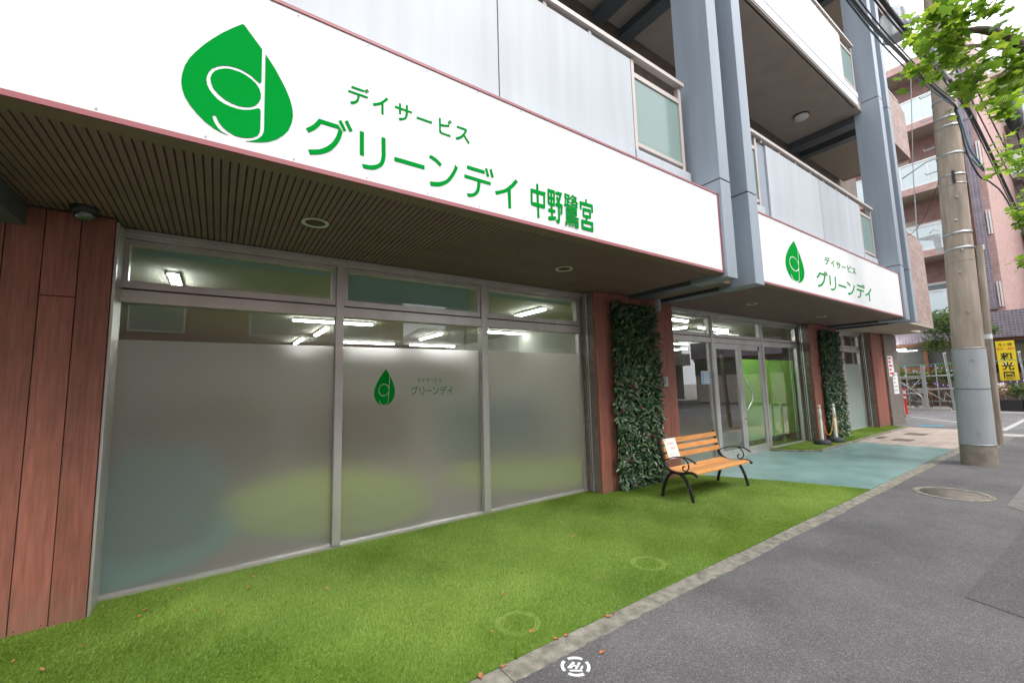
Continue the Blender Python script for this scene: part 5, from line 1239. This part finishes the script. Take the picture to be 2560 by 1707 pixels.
maple('farther maple showing between the pole and the right edge', (12.5, -.9, 0),
      [([(12.5, -.9, 0), (12.4, -.85, 2.0), (12.3, -.8, 4.5)], (.12, .06)), ([(12.4, -.85, 2.4), (11.9, -.2, 3.0), (11.6, .3, 3.5), (11.5, .7, 3.9)], (.05, .015)), ([(12.4, -.85, 2.2), (12.1, -.1, 2.7), (11.9, .35, 3.0)], (.05, .015))],
      [((11.4, .62, 4.25), (.6, .22, .3), 1.3), ((11.6, .62, 3.45), (.6, .28, .25), 1.4), ((11.6, .55, 2.95), (.55, .24, .2), 1.1), ((12.2, .0, 3.6), (.8, .5, .6), 2), ((12.5, -.8, 5.0), (1.6, 1.4, 1.2), 2.5)], 1500, 22, 0, .8)
maple('maple behind the camera, mirrored in the left window', (-3.2, -1.15, 0),
      [([(-3.2, -1.15, 0), (-3.15, -1.1, 2.0), (-3.1, -1.1, 4.2)], (.14, .07)), ([(-3.15, -1.1, 2.4), (-2.3, -1.3, 3.4), (-1.6, -1.4, 4.2)], (.05, .015))],
      [((-3.1, -1.2, 4.8), (1.5, 1.2, 1.0), 3), ((-1.9, -1.5, 4.2), (.9, .8, .6), 1.5), ((-4.2, -1.3, 4.0), (.9, .8, .6), 1.5)], 2200, 23)

# ------------------------------------------------------------------ the corner beyond: shop and red apartment block
XF = 29.0
rb = empty('red_apartment_block', (XF + 5, 2, 0), 'red brick apartment block with white glazed balconies over a purple tiled shop front', 'building')
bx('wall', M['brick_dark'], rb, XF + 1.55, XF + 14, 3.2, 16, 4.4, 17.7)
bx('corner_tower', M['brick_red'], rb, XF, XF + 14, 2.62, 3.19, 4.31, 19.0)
MB().box(XF - .25, XF - .003, 2.84, 3.14, 4.42, 19.0).out('tile_strip', M['tile_purple'], rb)
bx('tiled_band', M['tile_purple'], rb, XF - .3, XF + 13.9, -9.0, 13.0, 3.12, 4.30)
for z in (4.62, 8.0, 11.37, 14.74):
    for y in (2.66, 2.74): bx('louvre_slat', M['white'], rb, XF - .09, XF - .003, y, y + .045, z - .1, z + 1.05)
    bx('wall_box', M['soffit'], rb, XF - .22, XF - .003, 2.86 - .0, 3.0, z + 1.9, z + 2.4)
zs = (7.42, 10.79, 14.16, 17.5)
for i, z in enumerate((4.05,) + zs):
    b = part_empty('balcony', rb)
    top = z + (.34 if z < 17 else .4)
    if i: bx('slab_edge', M['brick_red'], b, XF, XF + .12, 3.35, 14, z, top); bx('slab', M['beige_soffit'], b, XF + .121, XF + 1.549, 3.35, 14, z, z + .2)
    if z > 17: continue
    g0 = 4.55 if i == 0 else top + .03; g1 = 5.64 if i == 0 else top + 1.24
    y = 3.40; first = True
    bx('rail', M['white'], b, XF + .02, XF + .10, 3.38, 14, g1, g1 + .06); bx('rail', M['white'], b, XF + .02, XF + .10, 3.38, 14, g0 - .028, g0 + .03)
    while y < 12.5:
        bx('post', M['white'], b, XF + .03, XF + .09, y, y + .06, g0 + .031, g1 - .001); bx('frosted_pane', M['frost_pale'], b, XF + .05, XF + .06, y + .061, y + 1.04, g0 + .031, g1 - .001); y += 1.042
    w = part_empty('window', rb)
    for y0 in (4.35, 7.4):
        zz = g0 - .35
        bx('window_frame', M['white'], w, XF + 1.49, XF + 1.549, y0, y0 + .12, zz, zz + 2.1); bx('window_frame', M['white'], w, XF + 1.49, XF + 1.549, y0 + 1.6, y0 + 1.72, zz, zz + 2.1)
        bx('window_frame', M['white'], w, XF + 1.49, XF + 1.549, y0 + .121, y0 + 1.599, zz + 1.98, zz + 2.1); bx('window_pane', M['pale_window'], w, XF + 1.51, XF + 1.54, y0 + .121, y0 + 1.599, zz, zz + 1.979)
    bx('wall_panel', M['soffit'], w, XF + 1.50, XF + 1.549, 3.5 + 1.9, 3.5 + 2.9, g0 + .2, g0 + 2.0)
bx('roof_rail', M['white'], rb, XF + .02, XF + .1, 3.4, 14, 18.9, 18.96)
# shop front under the band
bx('shop_back', M['int_wall'], rb, XF + 5.0, XF + 5.2, -9, 13, 0, 3.11); bx('shop_ceiling', M['offwhite'], rb, XF + .1, XF + 5, -9, 13, 3.06, 3.115)
bx('shop_lintel', M['wood_dark'], rb, XF - .05, XF + .05, -9, 13, 2.95, 3.115)
for y in (-4.0, -1.2, 1.9, 5.35, 8.6): bx('shop_post', M['wood_dark'], rb, XF - .1, XF + .06, y, y + .16, 0, 2.949)
bx('shop_glass', M['dark_glass'], rb, XF + .10, XF + .12, -9, 13, 1.95, 2.949)
bx('shop_shelf', M['wood_dark'], rb, XF + .0, XF + .5, 3.6, 9.5, 1.62, 1.93); bx('shop_wall', M['groove'], rb, XF + .13, XF + .2, 2.1, 12, 0, 1.54)
bx('shop_wall', M['soffit'], rb, XF + .13, XF + .2, -9, 2.09, 0, 2.94)
for i, (y0, z) in enumerate(((6.5, 2.86), (5.95, 2.80))):
    o = bx('shop_lamp', M['tube'], None, XF - .6 - .4 * i, XF - .5 - .4 * i, y0, y0 + .75, z, z + .05); tag(o, ('left lit ceiling lamp of the flower shop', 'right lit ceiling lamp of the flower shop')[i], 'lamp')
# pale building farther right
pb = empty('pale_apartment_block', (45, -2, 0), 'pale apartment block with white balconies seen behind the maple leaves', 'building')
bx('wall', M['soffit'], pb, 42, 54, -12, 3.2, 0, 22)
for k in range(6):
    z = 3.4 + 3.5 * k
    bx('balcony_front', M['paint_white'], pb, 40.4, 40.55, -11, 3.1, z, z + 1.25); bx('balcony_slab', M['beige_soffit'], pb, 40.4, 41.999, -11, 3.1, z - .25, z - .002)
    for y in (-6.5, -2.6, 1.0): bx('window', M['dark_glass'], pb, 41.93, 41.999, y, y + 1.5, z + .1, z + 2.3)
    for y in (-9, -4, .6, 3.0): bx('fin_wall', M['soffit'], pb, 40.56, 41.99, y - .1, y, z, z + 3.2)

# ------------------------------------------------------------------ flower shop yard
def shrub(name, lab, cat, c, rv, n, seed, leafm, L_=.05, trunk=None, grp=None):
    r = random.Random(seed); t = empty(name, (c[0], c[1], 0), lab, cat, grp)
    if trunk:
        for pts, rs in trunk: MB().tube(smooth(pts, 4), [rs[0] + (rs[1] - rs[0]) * k / (4 * (len(pts) - 1)) for k in range(4 * (len(pts) - 1) + 1)], 8).out('trunk', M['bark'], t)
    V = []; F = []; T = []
    for i in range(n):
        d = Vector((r.gauss(0, 1), r.gauss(0, 1), r.gauss(0, 1))).normalized() * (r.random() ** .4)
        k = 1 + .25 * sin(d.x * 7 + seed) * sin(d.y * 9) + .15 * sin(d.z * 11)
        p = Vector(c) + Vector((d.x * rv[0], d.y * rv[1], d.z * rv[2])) * k
        N = Vector((r.gauss(0, .6), r.gauss(0, .6), 1)).normalized(); Ld = Vector((r.gauss(0, 1), r.gauss(0, 1), r.gauss(-.2, .5))); Ld = (Ld - N * Ld.dot(N)).normalized(); X = Ld.cross(N); s = L_ * r.uniform(.6, 1.3)
        b = len(V); V += [p, p + Ld * s * .5 + X * s * .26, p + Ld * s, p + Ld * s * .5 - X * s * .26]; F += [(b, b + 1, b + 2, b + 3)]; T.append(r.random())
    me = bpy.data.meshes.new('foliage'); me.from_pydata([tuple(v) for v in V], [], F); at = me.attributes.new('tint', 'FLOAT', 'FACE'); at.data.foreach_set('value', T); me.materials.append(leafm)
    link('foliage', me, t)['kind'] = 'stuff'
    return t
shrub('small_tree', 'small dense green tree behind the utility pole by the flower shop', 'tree', (23.6, 3.75, 3.55), (.8, .85, .55), 3200, 31, M['shrub'], .10, [([(23.7, 3.55, 0), (23.65, 3.5, 1.2), (23.6, 3.6, 2.4), (23.55, 3.8, 3.6)], (.07, .03)), ([(23.65, 3.5, 1.8), (23.6, 3.2, 2.4), (23.6, 2.9, 3.0)], (.035, .02)), ([(23.6, 3.6, 2.3), (23.5, 4.2, 2.8), (23.5, 4.5, 3.1)], (.03, .015))])
shrub('low_branch', 'lower leafy branch of greenery left of the utility pole', 'branch', (23.7, 4.15, 2.75), (.5, .45, .35), 900, 32, M['shrub'], .10, [([(23.62, 3.62, 2.3), (23.66, 3.9, 2.6), (23.7, 4.1, 2.75)], (.03, .012))])
shrub('right_branch', 'leafy branch sticking out right of the thin post', 'branch', (23.7, 2.75, 3.15), (.4, .42, .22), 700, 33, M['shrub'], .10, [([(23.6, 2.92, 2.98), (23.66, 2.8, 3.1), (23.7, 2.6, 3.15)], (.02, .01))])
# scaffold-pipe fence with green cord and blue fairy lights
def bicycle(x, y, lab):
    t = empty('bicycle', (x, y, 0), lab, 'bicycle')
    for dy in (-.52, .52):
        c = [(x, y + dy + .31 * cos(2 * pi * k / 24), .33 + .31 * sin(2 * pi * k / 24)) for k in range(25)]
        w = MB().tube(c, .018, 6, False).out('wheel', M['rubber'], t)
        sp_ = MB()
        for k in range(8): sp_.tube([(x, y + dy, .33), (x, y + dy + .3 * cos(pi * k / 4), .33 + .3 * sin(pi * k / 4))], .004, 4, False)
        sp_.out('spokes', M['steel'], w)
    f = MB()
    for a, b in (((y + .52, .33), (y + .36, .88)), ((y + .38, .80), (y - .12, .42)), ((y - .12, .42), (y - .20, .82)), ((y - .12, .42), (y - .52, .33)), ((y - .52, .33), (y - .19, .74))): f.tube([(x, *a), (x, *b)], .018, 8)
    f.out('frame', M['galv_pale'], t)
    MB().tube([(x - .25, y + .28, .96), (x - .1, y + .36, .98), (x + .1, y + .36, .98), (x + .25, y + .28, .96)], .013, 8).out('handlebar', M['steel'], t)
    MB().box(x - .07, x + .07, y - .34, y - .10, .83, .88).out('saddle', M['black'], t, .02)
    MB().box(x - .14, x + .14, y + .40, y + .66, .72, .94).out('basket', M['galv_pale'], t, .01)
bicycle(25.9, 5.7, 'pale framed bicycle parked behind the pipe fence at the left')
bicycle(25.75, 4.55, 'pale framed bicycle parked behind the fence next to the utility pole')
yf = empty('yard_fence', (25.4, 4.5, 0), 'pipe fence of the flower shop with green cord and diagonal braces', 'fence')
for y, z, r_ in ((6.10, 2.15, .035), (4.2, 2.42, .045), (2.15, 2.3, .035), (.4, 2.3, .035)): MB().tube([(25.5, y - .1, 0), (25.5, y, z)], r_, 10).out('post', M['steel'], yf); MB().tube([(25.5, y, z), (25.5, y, z + .05)], r_ + .01, 10).out('post_cap', M['white'], yf)
MB().tube([(25.5, 6.1, 1.93), (25.5, 4.2, 2.0), (25.5, 2.15, 2.02), (25.5, .4, 2.0)], .014, 6).out('cord', M['green_net'], yf)
bx('post', M['galv_pale'], yf, 25.15, 25.25, 4.83, 4.95, 0, 1.95)
for a, b, r_ in (((25.2, 6.0, 1.45), (25.2, 3.9, 1.5), .022), ((25.2, 5.75, 1.38), (25.2, 4.9, 1.40), .028), ((25.2, 5.75, 1.35), (25.2, 5.02, .62), .022), ((25.2, 5.0, 1.35), (25.2, 5.35, .92), .022), ((25.2, 5.9, .88), (25.2, 3.9, .95), .02), ((25.2, 5.72, 1.36), (25.2, 6.0, .9), .02), ((25.2, 6.0, .88), (25.2, 5.95, .1), .02)):
    MB().tube([a, b], r_, 8).out('brace', M['galv_pale'], yf)
MB().box(25.1, 25.3, 4.15, 5.6, 0, .12).out('foot_beam', M['galv_pale'], yf, .01)
hp = [(25.0, 5.62, .12), (25.0, 5.62, .5)] + [(25.0, 5.29 + .33 * cos(pi * k / 8), .5 + .25 * sin(pi * k / 8)) for k in range(1, 8)] + [(25.0, 4.96, .5), (25.0, 4.96, .12)]
tag(MB().tube(hp, .028, 10).out('hoop_barrier', M['steel']), 'steel hoop barrier in front of the flower shop fence', 'barrier')
fl = MB()
for k in range(26):
    t = k / 25; y = 6.05 - 3.9 * t
    for z in (1.80 + .10 * sin(t * 22), 1.15 - .05 * sin(t * 17)):
        fl.lathe([(.001, -.011), (.011, 0), (.001, .011)], (25.42, y + rnd.uniform(-.05, .05), z + rnd.uniform(-.04, .04)), 6)
o = fl.out('fairy_lights', M['led_blue']); tag(o, 'string of small blue fairy lights along the shop fence', 'fairy lights', None, 'stuff')
# racks and pots
rk = empty('plant_rack', (26.4, 5, 0), 'two tier plant rack crowded with potted flowers behind the pipe fence', 'rack')
for z in (.35, .86, 1.45): bx('shelf', M['galv_pale'], rk, 26.0, 26.7, 3.6, 6.6, z, z + .03)
for y in (3.6, 4.6, 5.6, 6.56): bx('upright', M['galv_pale'], rk, 26.0, 26.04, y, y + .04, 0, 2.0)
k = 0
rp = random.Random(5)
words = ('terracotta', 'brown', 'clay')
for z in (.38, .89):
    for j in range(9):
        y = 3.78 + j * .32
        k += 1
        t = shrub('potted_plant', '%s pot from the left on the %s shelf of the plant rack' % (('ninth', 'eighth', 'seventh', 'sixth', 'fifth', 'fourth', 'third', 'second', 'first')[j], 'lower' if z < .5 else 'middle'), 'plant', (26.3, y, z + .25), (.16, .16, .12), 90, 40 + k, M['flowers'] if (k * 7) % 5 < 3 else M['shrub'], .05, None, 'potted plants on the %s shelf' % ('lower' if z < .5 else 'middle'))
        MB().lathe([(.05, 0), (.07, .12), (.075, .13), (.06, .13)], (26.3, y, z + .001), 12).out('pot', M['terracotta'], t)
for i, (y0, h) in enumerate(((6.2, 1.5), (5.4, 1.3), (4.5, 1.6), (3.7, 1.2))):
    shrub('yard_plant', ('dark bushy plant at the left end behind the rack', 'second bushy plant from the left behind the rack', 'tall bushy plant behind the middle of the rack', 'bushy plant behind the rack next to the utility pole')[i], 'plant', (27.4, y0, h), (.4, .5, .45), 800, 90 + i, M['shrub'], .12, [([(27.4, y0, 0), (27.4, y0, .5), (27.4, y0 + .02, h)], (.03, .015))])
# black planters with leafy plants at the right
for i, (y0, y1) in enumerate(((2.30, 3.25), (1.30, 2.26), (.3, 1.26))):
    t = empty('planter_box', (26.2, y0, 0), ('black slatted planter box nearest the utility pole', 'middle black slatted planter box below the yellow sign', 'black slatted planter box at the right edge')[i], 'planter')
    for z in (.02, .13, .24, .35): bx('board', M['black'], t, 26.0, 26.03, y0, y1, z, z + .09)
    bx('liner', M['black_ink'], t, 26.031, 26.5, y0, y1, .01, .43)
    for y in (y0, y1 - .05): bx('batten', M['black'], t, 25.98, 25.999, y, y + .05, 0, .46)
for i, (y, z, lab) in enumerate(((2.95, .85, 'leafy variegated plant in the planter by the pole'), (2.3, .8, 'leafy plant in the planter under the yellow sign'), (1.7, .85, 'bushy plant at the right end of the planters'), (.9, .8, 'bushy plant in the rightmost planter'))):
    shrub('planter_plant', lab, 'plant', (26.25, y, z), (.25, .38, .30), 520, 60 + i, (M['flowers'], M['shrub'])[i % 2], .11)
for i, (y, z) in enumerate(((2.75, 1.05), (2.1, 1.0), (1.9, 1.55))):
    shrub('flower_head', ('white hydrangea head beside the thin post', 'white hydrangea head under the yellow sign', 'white flower head right of the yellow sign')[i], 'flower', (25.95, y, z), (.10, .12, .09), 60, 80 + i, M['white'], .06)
# yellow shop sign with its black characters
ys = empty('yellow_sign', (27.0, 2.55, 1.2), 'yellow vertical shop sign with black and orange characters', 'sign')
MB().box(26.96, 27.0, 2.36, 2.88, 1.22, 2.86).out('face', M['yellow_sign'], ys, .004)
for y in (2.42, 2.80): bx('leg', M['steel'], ys, 26.961, 26.999, y, y + .03, 0, 1.219)
def text_part(txt, size, y, z, X, m, parent, off=.0, sx=1, name='characters'):
    cu_ = bpy.data.curves.new(name, 'FONT'); cu_.body = txt; cu_.size = size; cu_.align_x = 'CENTER'; cu_.extrude = .002; cu_.offset = off
    tmp = bpy.data.objects.new('tmp', cu_); COL.objects.link(tmp); bpy.context.view_layer.update()
    me = bpy.data.meshes.new_from_object(tmp.evaluated_get(bpy.context.evaluated_depsgraph_get())); bpy.data.objects.remove(tmp)
    R_ = Matrix(((0, 0, -1, X), (-1 * sx, 0, 0, y), (0, 1, 0, z), (0, 0, 0, 1)))
    me.transform(R_); me.name = name
    me.materials.clear()
    o = link(name, me, parent, m); return o
text_part('花と緑', .13, 2.62, 2.66, 26.955, M['black_ink'], ys)
text_part('園芸・資材', .10, 2.62, 2.50, 26.955, M['orange_ink'], ys, .002)
for ch_, z in (('和', 2.08), ('光', 1.68), ('園', 1.30)): text_part(ch_, .34, 2.62, z, 26.955, M['black_ink'], ys, .008)
# bollards by the corner
t = empty('striped_post', (22.6, 4.95, 0), 'red flexible traffic post with two white bands by the corner', 'bollard')
MB().lathe([(.06, 0), (.045, .06), (.04, .62)], (22.6, 5.0, 0), 16).out('lower_tube', M['red'], t); 
for z0, z1, m in ((.621, .70, 'white'), (.701, .80, 'red'), (.801, .93, 'white'), (.931, 1.02, 'red')): MB().lathe([(.042, z0), (.042, z1)], (22.6, 5.0, 0), 16).out('band', M[m], t)
tag(MB().tube([(18.75, 4.38, 0), (18.75, 4.26, 1.18)], .035, 12).out('yellow_post', M['yellow']), 'thin yellow guard tube at the foot of the end wall', 'post')
bn2 = empty('grey_bollard', (21.0, 5.0, 0), 'grey cylindrical sign base behind the yellow tube', 'bollard')
MB().lathe([(.30, 0), (.30, .08), (.24, .10), (.24, .24), (.16, .28)], (21.0, 4.98, 0), 20).out('base', M['rubber'], bn2); MB().lathe([(.13, .281), (.12, 1.05)], (21.0, 4.98, 0), 20).out('tube', M['sleeve'], bn2)

# ------------------------------------------------------------------ across the street (seen mirrored in the glass)
ob = empty('brick_apartments', (-4, -14, 0), 'brown brick apartment block across the street behind the camera', 'building')
bx('wall', M['brick_dark'], ob, -22, 8.0, -24, -12.6, 0, 13)
for k in range(4):
    for x in (-19, -15, -11, -7, -3, 1, 5):
        z = .9 + 3.1 * k; f = part_empty('window', ob)
        bx('window_frame', M['white'], f, x, x + 1.8, -12.598, -12.55, z, z + 1.4); bx('window_pane', M['pale_window'], f, x + .08, x + 1.72, -12.549, -12.54, z + .08, z + 1.32)
ho = empty('tiled_house', (12, -15, 0), 'low cream house with a dark hipped roof across the street', 'house')
bx('wall', M['offwhite'], ho, 9.0, 15.0, -20, -13.8, 0, 4.0)
MB().add([(8.5, -20.5, 4.0), (15.5, -20.5, 4.0), (15.5, -13.3, 4.0), (8.5, -13.3, 4.0), (10.8, -17, 5.5), (13.2, -17, 5.5)], [(0, 3, 2, 1), (0, 1, 5, 4), (2, 3, 4, 5), (1, 2, 5), (3, 0, 4)]).out('roof', M['dark_steel'], ho)
for x in (9.8, 12.6): bx('window', M['pale_window'], ho, x, x + 1.4, -13.798, -13.76, 1.2, 2.6)
cb = empty('beige_apartments', (26, -16, 0), 'beige apartment block with balconies across the street', 'building')
bx('wall', M['int_wall'], cb, 16, 34, -24, -13.2, 0, 11)
for k in range(3):
    z = 2.9 + 2.9 * k
    bx('balcony', M['offwhite'], cb, 16.5, 33.5, -13.198, -12.1, z, z + 1.0)
    for x in (18, 22, 26, 30): bx('window', M['dark_glass'], cb, x, x + 2, -13.198, -13.15, z + 1.2 - 1.1, z + 2.1)
ug = empty('guard_rail', (4, -1.7, 0), 'white pipe guard rail along the street kerb', 'guard rail')
for z in (.42, .62, .80): MB().tube([(1.5, -1.48, z), (15.0, -1.48, z)], .02, 8).out('pipe', M['white'], ug)
x = 1.5
while x < 15.1: MB().tube([(x, -1.48, 0), (x, -1.48, .84)], .03, 10).out('post', M['white'], ug); x += 1.5
sp2 = empty('far_utility_pole', (9.6, -11, 0), 'utility pole across the street', 'utility pole')
MB().lathe([(.17, 0), (.12, 9)], (9.6, -10.5, 0), 16).out('shaft', M['pole'], sp2); bx('crossarm', M['steel'], sp2, 8.9, 10.3, -10.56, -10.44, 6.4, 6.5)
tag(MB().tube(span((-30, -10.5, 6.6), (9.6, -10.5, 6.6), .8), .02, 6).out('cable', M['cable']), 'cable across the street left of the far pole', 'cable', 'overhead cables')
tag(MB().tube(span((9.6, -10.5, 6.6), (50, -10.5, 6.6), .8), .02, 6).out('cable', M['cable']), 'cable across the street right of the far pole', 'cable', 'overhead cables')
# white van parked across the road
vn = empty('parked_van', (10, -7.6, -.1), 'white van parked on the far side of the road', 'van')
side = [(8.0, .25), (12.3, .25), (12.35, .9), (12.1, 1.05), (11.5, 1.8), (11.3, 1.88), (8.1, 1.88), (7.95, 1.6)]
MB().add([(x, -6.9, z) for x, z in side] + [(x, -8.5, z) for x, z in side], [tuple(range(8)), tuple(range(15, 7, -1))] + [(i, 8 + i, 8 + (i + 1) % 8, (i + 1) % 8) for i in range(8)]).out('body', M['white'], vn, .03)
for a, b in ((8.3, 9.6), (9.7, 10.9)): bx('window', M['dark_glass'], vn, a, b, -6.899, -6.88, 1.15, 1.68)
for x in (8.9, 11.5):
    for y in (-6.86, -8.54): MB().tube([(x, y - .09, .2), (x, y + .09, .2)], .30, 20).out('wheel', M['rubber'], vn)
